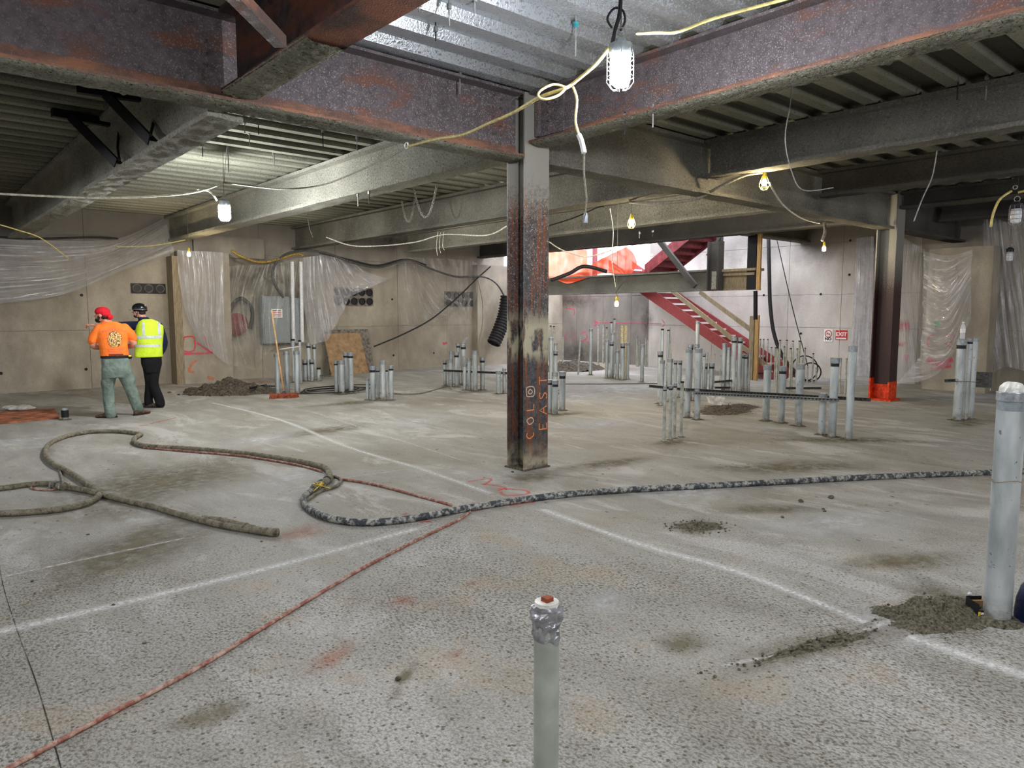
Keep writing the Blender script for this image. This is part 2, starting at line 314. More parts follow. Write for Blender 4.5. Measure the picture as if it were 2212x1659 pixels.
# ------------------------------------------------------------------ mesh helpers
WL = {}
class MB:
    def __init__(s): s.v = []; s.f = []; s.uv = None
    def add(s, vs, fs):
        k = len(s.v); s.v += [Vector(v) for v in vs]; s.f += [tuple(i+k for i in f) for f in fs]; return s
    def box(s, a, b):
        x0, y0, z0 = a; x1, y1, z1 = b
        if x0 > x1: x0, x1 = x1, x0
        if y0 > y1: y0, y1 = y1, y0
        if z0 > z1: z0, z1 = z1, z0
        return s.add([(x0, y0, z0), (x1, y0, z0), (x1, y1, z0), (x0, y1, z0), (x0, y0, z1), (x1, y0, z1), (x1, y1, z1), (x0, y1, z1)],
                     [(0, 3, 2, 1), (4, 5, 6, 7), (0, 1, 5, 4), (1, 2, 6, 5), (2, 3, 7, 6), (3, 0, 4, 7)])
    def bar(s, p, q, w, h, up=(0, 0, 1)):
        p, q = Vector(p), Vector(q); d = (q-p).normalized(); u = Vector(up)
        if abs(d.dot(u)) > .98: u = Vector((1, 0, 0))
        r = d.cross(u).normalized(); u = r.cross(d)
        vs = [e+r*a*w/2+u*b*h/2 for e in (p, q) for a, b in ((-1, -1), (1, -1), (1, 1), (-1, 1))]
        return s.add(vs, [(3, 2, 1, 0), (4, 5, 6, 7), (0, 1, 5, 4), (1, 2, 6, 5), (2, 3, 7, 6), (3, 0, 4, 7)])
    def tube(s, pts, r, n=10, cap=True, jit=0):
        pts = [Vector(p) for p in pts]; N = len(pts); rs = r if isinstance(r, (list, tuple)) else [r]*N
        t0 = (pts[1]-pts[0]).normalized(); u = t0.orthogonal().normalized(); vs = []
        for i, p in enumerate(pts):
            t = (pts[min(i+1, N-1)]-pts[max(i-1, 0)])
            t = t.normalized() if t.length > 1e-9 else t0
            u = (u-t*u.dot(t)); u = u.normalized() if u.length > 1e-6 else t.orthogonal().normalized()
            b = t.cross(u)
            for k in range(n):
                a = 2*math.pi*k/n; rr = rs[i]*(1+(random.uniform(-jit, jit) if jit else 0))
                vs.append(p+(u*math.cos(a)+b*math.sin(a))*rr)
        fs = [(i*n+k, i*n+(k+1) % n, (i+1)*n+(k+1) % n, (i+1)*n+k) for i in range(N-1) for k in range(n)]
        if cap: fs += [tuple(range(n-1, -1, -1)), tuple((N-1)*n+k for k in range(n))]
        return s.add(vs, fs)
    def ring(s, c, R, r, n=16, m=6, ax=(0, 0, 1)):
        ax = Vector(ax).normalized(); u = ax.orthogonal().normalized(); b = ax.cross(u)
        pts = [Vector(c)+(u*math.cos(2*math.pi*i/n)+b*math.sin(2*math.pi*i/n))*R for i in range(n+1)]
        return s.tube(pts, r, m, False)
    def lathe(s, c, prof, n=20, ax=None):
        vs = []; c = Vector(c)
        for r, z in prof:
            for k in range(n):
                a = 2*math.pi*k/n; q = Vector((r*math.cos(a), r*math.sin(a), z))
                if ax is not None: q = ax @ q
                vs.append(c+q)
        P = len(prof)
        fs = [(i*n+k, i*n+(k+1) % n, (i+1)*n+(k+1) % n, (i+1)*n+k) for i in range(P-1) for k in range(n)]
        return s.add(vs, fs)
    def ball(s, c, r, seg=14, ringn=9, rot=None):
        c = Vector(c); r = r if isinstance(r, (tuple, list)) else (r, r, r); vs = []
        for i in range(ringn+1):
            th = math.pi*i/ringn
            for k in range(seg):
                a = 2*math.pi*k/seg; q = Vector((r[0]*math.sin(th)*math.cos(a), r[1]*math.sin(th)*math.sin(a), r[2]*math.cos(th)))
                vs.append(c+(rot @ q if rot else q))
        fs = [(i*seg+k, (i+1)*seg+k, (i+1)*seg+(k+1) % seg, i*seg+(k+1) % seg) for i in range(ringn) for k in range(seg)]
        return s.add(vs, fs)
    def prism(s, poly, d):
        n = len(poly); d = Vector(d); vs = [Vector(p) for p in poly]; vs += [p+d for p in vs]
        return s.add(vs, [tuple(range(n-1, -1, -1)), tuple(range(n, 2*n))]+[(i, (i+1) % n, n+(i+1) % n, n+i) for i in range(n)])
    def build(s, name, mat, parent=None, smooth=False, origin=None, uvs=None):
        if origin is None:
            if parent is not None and WL.get(parent.name) is not None and parent.type == 'EMPTY': origin = WL[parent.name]
            else:
                mn = [min(v[i] for v in s.v) for i in range(3)]; mx = [max(v[i] for v in s.v) for i in range(3)]
                origin = Vector(((mn[0]+mx[0])/2, (mn[1]+mx[1])/2, mn[2]))
        origin = Vector(origin)
        me = bpy.data.meshes.new(name); me.from_pydata([v-origin for v in s.v], [], s.f); me.update()
        if uvs:
            l = me.uv_layers.new(name='UVMap')
            for lp in me.loops: l.data[lp.index].uv = uvs[lp.vertex_index]
        me.materials.append(MAT[mat] if isinstance(mat, str) else mat)
        if smooth:
            me.polygons.foreach_set('use_smooth', [True]*len(me.polygons))
            if smooth == 'auto': me.set_sharp_from_angle(angle=math.radians(40))
        o = bpy.data.objects.new(name, me); COL.objects.link(o)
        if parent is not None: o.parent = parent; o.location = origin-WL[parent.name]
        else: o.location = origin
        WL[o.name] = origin; return o
def tag(o, label, cat, group=None, kind=None):
    if label: o['label'] = label
    if cat: o['category'] = cat
    if group: o['group'] = group
    if kind: o['kind'] = kind
    return o
def empty(name, loc, label=None, cat=None, group=None):
    o = bpy.data.objects.new(name, None); COL.objects.link(o); o.location = loc; o.empty_display_size = .1
    WL[o.name] = Vector(loc); return tag(o, label, cat, group)
def smoothpath(pts, sub=8):
    pts = [Vector(p) for p in pts]; out = []
    for i in range(len(pts)-1):
        p0 = pts[max(i-1, 0)]; p1 = pts[i]; p2 = pts[i+1]; p3 = pts[min(i+2, len(pts)-1)]
        for k in range(sub):
            t = k/sub
            out.append(.5*((2*p1)+(p2-p0)*t+(2*p0-5*p1+4*p2-p3)*t*t+(3*p1-p0-3*p2+p3)*t**3))
    out.append(pts[-1]); return out
def sag(a, b, s, n=14):
    a, b = Vector(a), Vector(b)
    return [a.lerp(b, i/n)-Vector((0, 0, s*4*(i/n)*(1-i/n))) for i in range(n+1)]
def plane_of(ax, val): return (lambda px, py: onx(px, py, val)) if ax == 'x' else ((lambda px, py: ony(px, py, val)) if ax == 'y' else (lambda px, py: onz(px, py, val)))
def ribbon(pts, width, nrm, off=.002):
    pts = [Vector(p) for p in pts]; nrm = Vector(nrm); mb = MB(); vs = []; uv = []; N = len(pts)
    for i, p in enumerate(pts):
        t = (pts[min(i+1, N-1)]-pts[max(i-1, 0)]).normalized(); s = nrm.cross(t).normalized()
        for k in (0, .5, 1): vs.append(p+nrm*off+s*width*(k-.5)); uv.append((i/(N-1), k))
    fs = []
    for i in range(N-1):
        for k in (0, 1): fs.append((i*3+k, i*3+k+1, i*3+k+4, i*3+k+3))
    mb.add(vs, fs); return mb, uv
def stroke(name, pts, width, nrm, mat, parent, off=.002):
    mb, uv = ribbon(pts, width, nrm, off); return mb.build(name, mat, parent, uvs=uv)
def blob(name, c, rx, ry, ang, mat, parent, nrm=(0, 0, 1), off=.0015, n=28, seed=0):
    c = Vector(c); nrm = Vector(nrm); u = Vector((1, 0, 0)) if abs(nrm.x) < .5 else Vector((0, 1, 0)); v = nrm.cross(u)
    if abs(nrm.z) < .5: v = Vector((0, 0, 1))
    vs = [c+nrm*off]; uv = [(0, .5)]
    for k in range(n):
        a = 2*math.pi*k/n; q = 1+.35*noise.noise(Vector((math.cos(a)*1.3+seed, math.sin(a)*1.3, c.x+c.y)))
        x = math.cos(a)*rx*q; y = math.sin(a)*ry*q
        vs.append(c+nrm*off+u*(x*math.cos(ang)-y*math.sin(ang))+v*(x*math.sin(ang)+y*math.cos(ang))); uv.append((k/n, 1.))
    mb = MB(); mb.add(vs, [(0, 1+k, 1+(k+1) % n) for k in range(n)]); return mb.build(name, mat, parent, uvs=uv)
def text_mesh(txt, size, loc, right, up, mat, name, parent, ext=.002, align='CENTER', bold=0):
    cu = bpy.data.curves.new('t', 'FONT'); cu.body = txt; cu.size = size; cu.extrude = ext; cu.align_x = align; cu.align_y = 'CENTER'; cu.offset = bold
    cu.resolution_u = 3
    ob = bpy.data.objects.new('t', cu); COL.objects.link(ob)
    bpy.context.view_layer.update()
    me = bpy.data.meshes.new_from_object(ob.evaluated_get(bpy.context.evaluated_depsgraph_get()))
    COL.objects.unlink(ob); bpy.data.objects.remove(ob)
    right = Vector(right).normalized(); up = Vector(up).normalized(); nr = right.cross(up)
    mb = MB(); mb.add([Vector(loc)+right*v.co.x+up*v.co.y+nr*v.co.z for v in me.vertices], [tuple(p.vertices) for p in me.polygons])
    bpy.data.meshes.remove(me); return mb.build(name, mat, parent)

# ================================================================== STRUCTURE
XW, YW, ZD = 18.0, 18.0, 3.88          # right wall x, left wall y, underside of deck
XL, YN = -7.0, -5.0                    # rear limits behind the camera
fl = MB(); fl.box((XL-.2, YN-.2, -.25), (XW+.2, YW+.2, 0)); floor = fl.build('floor', 'floor'); floor['kind'] = 'structure'

def wall(name, ax, val, a0, a1, z0, z1, thick, sgn, seams_a, seams_z, matname, matf=None):
    """concrete wall made of cast panels with recessed joints; inner face at val, body on the sgn side"""
    g = .008
    back = MB()
    if ax == 'x': back.box((val+sgn*.015, a0, z0), (val+sgn*thick, a1, z1))
    else: back.box((a0, val+sgn*.015, z0), (a1, val+sgn*thick, z1))
    w_ = back.build(name, 'wall_joint'); w_['kind'] = 'structure'
    A = [a0]+[s for s in seams_a if a0 < s < a1]+[a1]; Z = [z0]+[s for s in seams_z if z0 < s < z1]+[z1]
    for i in range(len(A)-1):
        for j in range(len(Z)-1):
            b = MB(); p, q = A[i]+g/2, A[i+1]-g/2; r, t = Z[j]+(g/2 if j else 0), Z[j+1]-g/2; o = random.uniform(-.003, .003)
            if ax == 'x': b.box((val+o, p, r), (val+sgn*.03, q, t))
            else: b.box((p, val+o, r), (q, val+sgn*.03, t))
            b.build('concrete_panel', matf(.5*(p+q), .5*(r+t)) if matf else matname, w_)
    return w_
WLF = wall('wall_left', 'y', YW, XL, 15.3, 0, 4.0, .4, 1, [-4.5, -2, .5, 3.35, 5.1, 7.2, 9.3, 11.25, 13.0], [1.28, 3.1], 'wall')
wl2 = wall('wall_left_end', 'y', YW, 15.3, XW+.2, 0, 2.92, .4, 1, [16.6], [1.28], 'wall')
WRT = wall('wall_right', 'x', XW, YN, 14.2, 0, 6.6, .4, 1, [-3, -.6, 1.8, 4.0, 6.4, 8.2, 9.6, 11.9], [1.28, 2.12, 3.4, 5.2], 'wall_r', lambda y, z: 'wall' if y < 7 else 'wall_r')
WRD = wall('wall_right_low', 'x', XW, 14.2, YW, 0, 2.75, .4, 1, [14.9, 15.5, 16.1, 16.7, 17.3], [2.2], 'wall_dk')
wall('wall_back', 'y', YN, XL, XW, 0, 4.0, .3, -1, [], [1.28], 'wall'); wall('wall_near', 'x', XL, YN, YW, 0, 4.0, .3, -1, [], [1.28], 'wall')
# tie holes in the walls
def tie(c, nrm, par):
    mb = MB(); c = Vector(c); nrm = Vector(nrm); mt = nrm.to_track_quat('Z', 'Y').to_matrix()
    mb.lathe(c+nrm*.004, [(.001, .0), (.018, .0), (.024, .004), (.032, .0)], 12, mt); mb.build('tie_hole', 'black', par)
for px, py in [(176, 637), (186, 797), (847, 578+68), (850, 767), (937, 762), (1062, 760), (758, 593), (1047, 646), (2, 806)]: tie(ony(px, py, YW), (0, -1, 0), WLF)
for px, py in [(1650, 637), (1773, 635), (1837, 519), (1835, 593), (1730, 720)]: tie(onx(px, py, XW), (-1, 0, 0), WRT)
# column casings (concrete boxes) against the walls
def casing(name, lo, hi, mat):
    b = MB(); b.box(lo, hi); o = b.build(name, mat); o['kind'] = 'structure'; return o
CB1 = casing('trim_1', (5.18, 17.58, 0), (6.30, 18.0, 3.08), 'wall')
tb = MB(); tb.box((5.0, 17.56, 0), (5.178, 17.98, 2.95)); o = tb.build('form_board', 'wood_dusty'); tag(o, 'upright dusty timber form board against the left wall, behind the man in the vest', 'timber')
CB2 = casing('trim_2', (17.05, 4.72, 0), (18.0, 5.92, 3.02), 'wall')
CB3 = casing('trim_3', (14.0, 17.75, 0), (15.25, 18.0, 3.15), 'wall')
CB4 = casing('trim_4', (5.6, 17.9, 3.0), (7.3, 18.0, 3.5), 'wall')

# ---------------- steel deck ceiling
PITCH = .40
ceil = empty('ceiling', (5, 5, ZD)); ceil['kind'] = 'structure'
def deck(x0, x1, y0, y1, mat):
    mb = MB(); prof = []
    y = y0; k = 0
    n = int(round((y1-y0)/PITCH))
    for i in range(n):
        a = y0+i*PITCH
        prof += [(a, ZD), (a+.13, ZD), (a+.17, ZD+.078), (a+.205, ZD+.078), (a+.215, ZD+.07), (a+.235, ZD+.07), (a+.245, ZD+.078), (a+.36, ZD+.078)]
    prof.append((y0+n*PITCH, ZD))
    vs = []; nx = max(1, int((x1-x0)/.8))
    for j in range(nx+1):
        x = x0+(x1-x0)*j/nx
        vs += [(x, p, z) for p, z in prof]
    N = len(prof)
    fs = [(j*N+i, j*N+i+1, (j+1)*N+i+1, (j+1)*N+i) for j in range(nx) for i in range(N-1)]
    mb.add(vs, fs); mb.build('deck_panel', mat, ceil)
slab = MB(); slab.box((XL, YN, 3.97), (14.5, YW, 4.1)); slab.box((14.5, YN, 3.97), (XW, 9.3, 4.1)); slab.build('slab', 'wall_dk', ceil)
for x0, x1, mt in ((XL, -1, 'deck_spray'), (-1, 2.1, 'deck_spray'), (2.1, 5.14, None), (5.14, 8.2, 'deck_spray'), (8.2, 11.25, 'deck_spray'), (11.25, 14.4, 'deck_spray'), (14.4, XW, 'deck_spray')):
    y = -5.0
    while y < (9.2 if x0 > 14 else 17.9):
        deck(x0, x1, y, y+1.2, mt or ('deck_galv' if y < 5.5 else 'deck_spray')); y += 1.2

# ---------------- beams
def isec(w, tf, tw, z0, z1):
    a, b = w/2, tw/2
    return [(-a, z0), (a, z0), (a, z0+tf), (b, z0+tf), (b, z1-tf), (a, z1-tf), (a, z1), (-a, z1), (-a, z1-tf), (-b, z1-tf), (-b, z0+tf), (-a, z0+tf)]
def beam(name, ax, c, a0, a1, z0, z1, label, mat='spray', w=.26, spray=True, tf=.024, tw=.016, amp=.012, group='sprayed beams under the deck', step=.07):
    mb = MB()
    if spray: tf, tw, w = tf+.022, tw+.03, w+.02
    sec = isec(w, tf, tw, z0, z1)
    if spray:
        pts = []
        for i in range(12):
            p, q = Vector(sec[i]+(0,)), Vector(sec[(i+1) % 12]+(0,)); n = max(1, int((q-p).length/.035))
            pts += [p.lerp(q, k/n) for k in range(n)]
        sec = [(p.x, p.y) for p in pts]
    N = len(sec); nx = max(1, int((a1-a0)/(step if spray else 50)))
    vs = []
    for j in range(nx+1):
        t = a0+(a1-a0)*j/nx
        for s, z in sec:
            if spray:
                q = Vector((t*9, (c+s)*9, z*9)); d = noise.noise(q)*amp+noise.noise(q*2.9)*amp*.6
                zz = z+d*(1 if z < z0+.06 else .2); ss = s+d
            else: zz, ss = z, s
            vs.append((t, c+ss, zz) if ax == 'x' else (c+ss, t, zz))
    fs = [(j*N+i, j*N+(i+1) % N, (j+1)*N+(i+1) % N, (j+1)*N+i) for j in range(nx) for i in range(N)]
    fs += [tuple(range(N-1, -1, -1)), tuple(nx*N+i for i in range(N))]
    mb.add(vs, fs); o = mb.build(name, mat, smooth='auto' if spray else False)
    return tag(o, label, 'beam', group)
def lipcoat(o, ax, c, a0, a1, z0, w, th=.03):
    """rough coat of fireproofing clinging to the underside and edge of a bottom flange"""
    mb = MB(); nx = int((a1-a0)/.03); ny = 12; vs = []
    for j in range(nx+1):
        t = a0+(a1-a0)*j/nx
        row = []
        for k in range(ny+1):
            s = -w/2-.012+(w+.024)*k/ny; q = Vector((t*14, s*14, c)); e = math.sin(math.pi*k/ny)**.35
            d = -abs(noise.noise(q))*.022-abs(noise.noise(q*2.7))*.012-th*.4
            if noise.noise(Vector((t*25, c, k*3))) > .42 and k in (0, 1, ny-1, ny): d -= .018
            row.append((s, z0+.02*(1-e)+d*(.4+.6*e)))
        for s, z in row: vs.append((t, c+s, z) if ax == 'x' else (c+s, t, z))
    N = ny+1
    fs = [(j*N+i, j*N+i+1, (j+1)*N+i+1, (j+1)*N+i) for j in range(nx) for i in range(ny)]
    mb.add(vs, fs); mb.build('fireproofing', 'spray_coarse', o, smooth=True)
def flange_paint(o, ax, c, a0, a1, z0, w):
    mb = MB(); t = .0035
    if ax == 'x': mb.box((a0, c-w/2-t, z0-.001), (a1, c+w/2+t, z0+.024+t)); mb.box((a0, c-.011, z0+.02), (a1, c+.011, z0+.125))
    else: mb.box((c-w/2-t, a0, z0-.001), (c+w/2+t, a1, z0+.024+t)); mb.box((c-.011, a0, z0+.02), (c+.011, a1, z0+.085))
    mb.build('bottom_flange', 'rust_dk' if abs(c-2.1) < .01 else 'rust', o)
CX, CY = 5.14, 5.66
gA = beam('steel_girder', 'x', CY, XL, 4.96, 3.22, 3.86, 'deep rusty girder running from the upper left into the central column', 'web', .28, False, group='bare rusty girders')
flange_paint(gA, 'x', CY, XL, 4.96, 3.22, .28); lipcoat(gA, 'x', CY, -2.2, 4.95, 3.215, .28)
gB = beam('steel_girder', 'y', CX, YN, 5.5, 3.36, 3.86, 'rusty speckled girder from the central column to the upper right', 'web', .26, False, group='bare rusty girders')
flange_paint(gB, 'y', CX, YN, 5.5, 3.36, .26); lipcoat(gB, 'y', CX, -1.5, 5.45, 3.355, .26)
gF = beam('steel_girder', 'y', 2.1, YN, 5.52, 3.27, 3.86, 'dark rusty beam joining the left girder at the top of the view', 'web_dark', .26, False, group='bare rusty girders')
flange_paint(gF, 'y', 2.1, YN, 5.52, 3.27, .26); lipcoat(gF, 'y', 2.1, 4.1, 5.5, 3.265, .26, .02)
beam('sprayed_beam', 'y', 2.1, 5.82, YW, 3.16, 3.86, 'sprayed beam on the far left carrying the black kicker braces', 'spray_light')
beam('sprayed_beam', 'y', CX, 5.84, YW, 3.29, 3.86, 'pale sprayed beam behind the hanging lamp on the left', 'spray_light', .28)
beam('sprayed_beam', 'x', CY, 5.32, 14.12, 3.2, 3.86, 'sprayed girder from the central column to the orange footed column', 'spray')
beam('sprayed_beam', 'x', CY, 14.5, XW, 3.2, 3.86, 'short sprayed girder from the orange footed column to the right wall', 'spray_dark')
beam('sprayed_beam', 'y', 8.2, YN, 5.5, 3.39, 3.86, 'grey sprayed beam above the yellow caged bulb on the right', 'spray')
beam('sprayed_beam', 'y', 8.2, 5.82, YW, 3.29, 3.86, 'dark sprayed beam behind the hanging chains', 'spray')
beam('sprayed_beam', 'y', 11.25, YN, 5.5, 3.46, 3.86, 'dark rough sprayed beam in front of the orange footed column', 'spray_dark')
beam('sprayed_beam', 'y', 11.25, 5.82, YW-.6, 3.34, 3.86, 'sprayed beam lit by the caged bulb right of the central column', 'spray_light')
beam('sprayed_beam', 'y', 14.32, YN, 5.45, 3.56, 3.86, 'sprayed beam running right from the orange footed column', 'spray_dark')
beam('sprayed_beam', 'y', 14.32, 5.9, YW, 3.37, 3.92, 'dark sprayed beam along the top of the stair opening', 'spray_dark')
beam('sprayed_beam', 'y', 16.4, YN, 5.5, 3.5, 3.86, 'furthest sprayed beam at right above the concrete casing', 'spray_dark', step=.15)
beam('sprayed_beam', 'y', -.95, 5.82, YW, 3.2, 3.86, 'sprayed beam beyond the left edge of the view', 'spray', step=.2)
beam('sprayed_beam', 'x', 9.2, 14.4, XW, 3.45, 3.92, 'sprayed header beam at the right end of the stair opening', 'spray')
# bolts / connection plates of the main joint
def bolts(par, pts, nrm, r=.017):
    nrm = Vector(nrm); mt = nrm.to_track_quat('Z', 'Y').to_matrix()
    for p in pts:
        mb = MB(); p = Vector(p); mb.lathe(p, [(r*1.25, 0), (r*1.25, .004), (r, .005), (r, .02), (.001, .021)], 6, mt); mb.lathe(p+nrm*.02, [(r*.5, 0), (r*.5, .012), (.001, .013)], 8, mt)
        mb.build('bolt', 'bolt', par)
bolts(gA, [(4.66+dx, CY-.010, 3.34+.085*i) for i in range(6) for dx in (0, .1)], (0, -1, 0))
mb = MB(); mb.box((CX-.03, 5.12, 3.43), (CX-.008, 5.49, 3.8)); mb.box((CX-.06, 5.44, 3.43), (CX-.008, 5.49, 3.8)); mb.build('connection_angle', 'web', gB)
bolts(gB, [(CX-.031, 5.2+dy, 3.56+.085*i) for i in range(3) for dy in (0, .1)], (-1, 0, 0))
bolts(gF, [(1.9, CY-.01, 3.4+.085*i) for i in range(4)], (0, -1, 0))
# stiffener angle braced up inside the dark pocket at the top
mb = MB(); a, b = atd(478, -30, 3.2), atd(606, 100, 4.0); mb.bar(a, b, .07, .012); mb.bar(a+Vector((.03, 0, .03)), b+Vector((.03, 0, .03)), .01, .07)
o = mb.build('angle_brace', 'rust_dk'); tag(o, 'rusty diagonal angle brace at the top edge beside the dark beam', 'brace')

# ---------------- columns
def hcol(name, x0, x1, y0, y1, z1, mat, label, t=.02, z0=0):
    base = Vector(((x0+x1)/2, (y0+y1)/2, z0)); e = empty(name, base, label, 'column')
    for a, b in ((y0, y0+t), (y1-t, y1)):
        mb = MB(); mb.box((x0, a, z0), (x1, b, z1)); mb.build('flange', mat, e)
    mb = MB(); xm = (x0+x1)/2; mb.box((xm-t/2, y0+t, z0), (xm+t/2, y1-t, z1)); mb.build('web', mat, e); return e
COLM = hcol('steel_column', 4.97, 5.31, 5.52, 5.80, 3.86, 'column', 'central rusty steel column with chalk lettering on its flange')
mb = MB(); mb.box((4.95, 5.50, 0), (5.33, 5.82, .014)); mb.build('base_plate', 'mud', COLM)
COLR = hcol('steel_column', 14.15, 14.50, 5.48, 5.84, 3.86, 'primer', 'dark steel column with a bright orange painted foot')
mb = MB(); t = .004; mb.box((14.15-t, 5.48-t, .01), (14.50+t, 5.48+.02+t, .36)); mb.box((14.15-t, 5.82-t, .01), (14.50+t, 5.84+t, .42)); mb.box((14.31, 5.5, .01), (14.34, 5.82, .30)); mb.build('painted_foot', 'orange_paint', COLR)
mb = MB(); mb.box((14.1, 5.42, 0), (14.56, 5.9, .03)); mb.build('base_plate', 'orange_paint', COLR)
# chalk letters on the central column (letters read sideways, bottom to top)
def chalk(lines, u0, z0, s, mat):
    for ln in lines:
        pts = [Vector((u0+(1-0)*0+p[1]*s, 5.52, z0+p[0]*s)) for p in ln]
        stroke('chalk_lettering', smoothpath(pts, 4) if len(pts) > 3 else pts, .016, (0, -1, 0), mat, COLM, .003)
L_E = [[(0, .0), (0, 1)], [(0, 0), (.6, 0)], [(0, .5), (.5, .5)], [(0, 1), (.6, 1)]]
L_A = [[(0, 1), (.4, 0), (.8, 1)], [(.2, .6), (.6, .6)]]
L_S = [[(.7, .1), (.4, 0), (.1, .2), (.35, .5), (.65, .75), (.35, 1), (.05, .9)]]
L_T = [[(0, 0), (.8, 0)], [(.4, 0), (.4, 1)]]
L_C = [[(.6, .1), (.3, 0), (0, .4), (.3, 1), (.6, .9)]]
L_O = [[(.4, 0), (0, .4), (.3, 1), (.7, .7), (.6, .2), (.4, 0)]]
L_L = [[(0, 0), (0, 1)], [(0, 1), (.6, 1)]]
L_B = [[(0, 0), (0, 1), (.9, 1), (.9, 0), (0, 0)], [(.2, .5), (.4, .2), (.7, .5), (.4, .8), (.2, .5)]]
def flipx(L): return [[(p[0], 1-p[1]) for p in ln] for ln in L]
for k, L in enumerate((L_E, L_A, L_S, L_T)): chalk(L, 5.18, .42+k*.16, .11, 'd_chalk')
for k, L in enumerate((L_C, L_O, L_L, L_B)): chalk(L, 5.0, .34+k*.15, .1, 'd_chalkw' if k % 2 else 'd_chalk')

# ---------------- kicker braces at far left beam
def pl(x): return lambda px, py: onx(px, py, x)
def kicker(hp0, hp1, d0, d1, r0, label):
    Zp = lambda p: onz(p[0], p[1], 3.82); Xp = lambda p: onx(p[0], p[1], 1.93)
    e = empty('kicker_brace', Zp(hp0), label, 'brace', 'black kicker braces')
    mb = MB(); mb.bar(Zp(hp0), Zp(hp1), .08, .09); mb.build('bracket', 'blkmetal', e)
    a, b = Zp(d0), Xp(d1); mb = MB(); mb.bar(a, b, .012, .10); mb.bar(a+Vector((.04, 0, 0)), b+Vector((.04, 0, 0)), .08, .012); mb.build('diagonal_angle', 'blkmetal', e)
    a = Zp(r0[0]); b = Xp(r0[-1]); m_ = a.lerp(b, .75)+Vector((.03, -.02, -.0)); mb = MB(); mb.tube([a, Vector((a.x*.4+b.x*.6, a.y*.5+b.y*.5, a.z*.35+b.z*.65)), b], .014, 8); mb.build('bent_rod', 'blkmetal', e)
kicker((112, 242), (255, 268), (148, 248), (250, 352), [(258, 262), (258, 345)], 'lower left black kicker brace bolted to the sprayed beam')
kicker((165, 190), (335, 214), (222, 198), (322, 302), [(348, 216), (325, 292)], 'upper right black kicker brace close under the girder')

# ---------------- stair opening, landing frame and stair
XG = 15.5
lf = beam('landing_beam', 'y', XG, 10.2, 17.9, 2.2, 2.72, 'dusty grey landing beam below the stair opening', 'spray', .24, True, amp=.006)
b2 = beam('landing_beam', 'y', XG, 9.02, 10.1, 2.2, 2.64, 'short end piece of landing beam under timber edge boards', 'wood_dusty', .24, False)
mb = MB(); mb.box((XG-.2, 9.0, 2.64), (XG+.2, 10.1, 2.70)); mb.build('edge_board', 'wood_dusty', b2)
mb = MB(); mb.box((XG-.15, 9.05, 2.54), (XG-.13, 10.1, 2.60)); mb.build('edge_board', 'wood_dusty', b2)
def post(name, p, q, w, d, mat, label, cat='post', grp=None):
    mb = MB(); mb.bar(p, q, w, d); o = mb.build(name, mat); return tag(o, label, cat, grp)
YP = XG-.25
hp = hcol('hanger_post', XG-.36, XG-.13, 9.88, 10.2, 3.37, 'spray_dark', 'sprayed steel hanger post rising from the landing beam beside the brace', .03, 2.2)
mb = MB(); mb.box((XG-.37, 9.92, 2.22), (XG-.362, 10.05, 2.65)); mb.build('mortar_smear', 'spray_light', hp)
pq = onx(1554, 560, XG+.05)
post('hanger_post', Vector((pq.x, pq.y, 2.66)), Vector((pq.x, pq.y, 3.95)), .12, .12, 'spray_dark', 'slim grey post between hanger post and dark post in the opening')
mb = MB(); mb.box((XG-.14, 9.02, 2.2), (XG-.1, 9.25, 3.5)); o = mb.build('dark_post', 'blkmetal'); tag(o, 'black steel post at the right end of the landing', 'post')
mb = MB(); mb.box((XG-.16, 8.9, 2.18), (XG-.1, 8.99, 3.5)); o = mb.build('timber_post', 'wood'); tag(o, 'pale timber stud fixed beside the black landing post', 'post')
post('steel_prop', onx(1632, 628, XG), onx(1632, 690, XG), .07, .07, 'blkmetal', 'thin dark prop hanging under the landing end', 'post')
mb = MB(); p = onz(1632, 812); 
mb.box((p.x-4.2, p.y-2.0, 0), (p.x-4.2, p.y-2.0, 0)) if False else None
q = onx(1626, 682, 16.1); mb = MB(); mb.box((16.05, q.y-.07, 0.0), (16.1, q.y+.05, q.z)); o = mb.build('timber_post', 'wood_dusty'); tag(o, 'left plank of the doubled timber upright by the stair foot', 'post')
q = onx(1636, 680, 16.1); mb = MB(); mb.box((16.06, q.y-.06, 0.0), (16.12, q.y+.035, q.z)); o = mb.build('timber_post', 'wood'); tag(o, 'right fresh plank of the doubled timber upright by the stair foot', 'post')
post('diagonal_brace', onx(1425, 520, XG-.3), onx(1502, 618, XG-.3), .09, .13, 'spray_dark', 'sprayed diagonal brace from the beam down to the hanger post', 'brace')
post('diagonal_brace', onx(1528, 552, XG), onx(1556, 512, XG), .06, .06, 'spray_dark', 'short thin diagonal strut between the two hanger posts', 'brace')
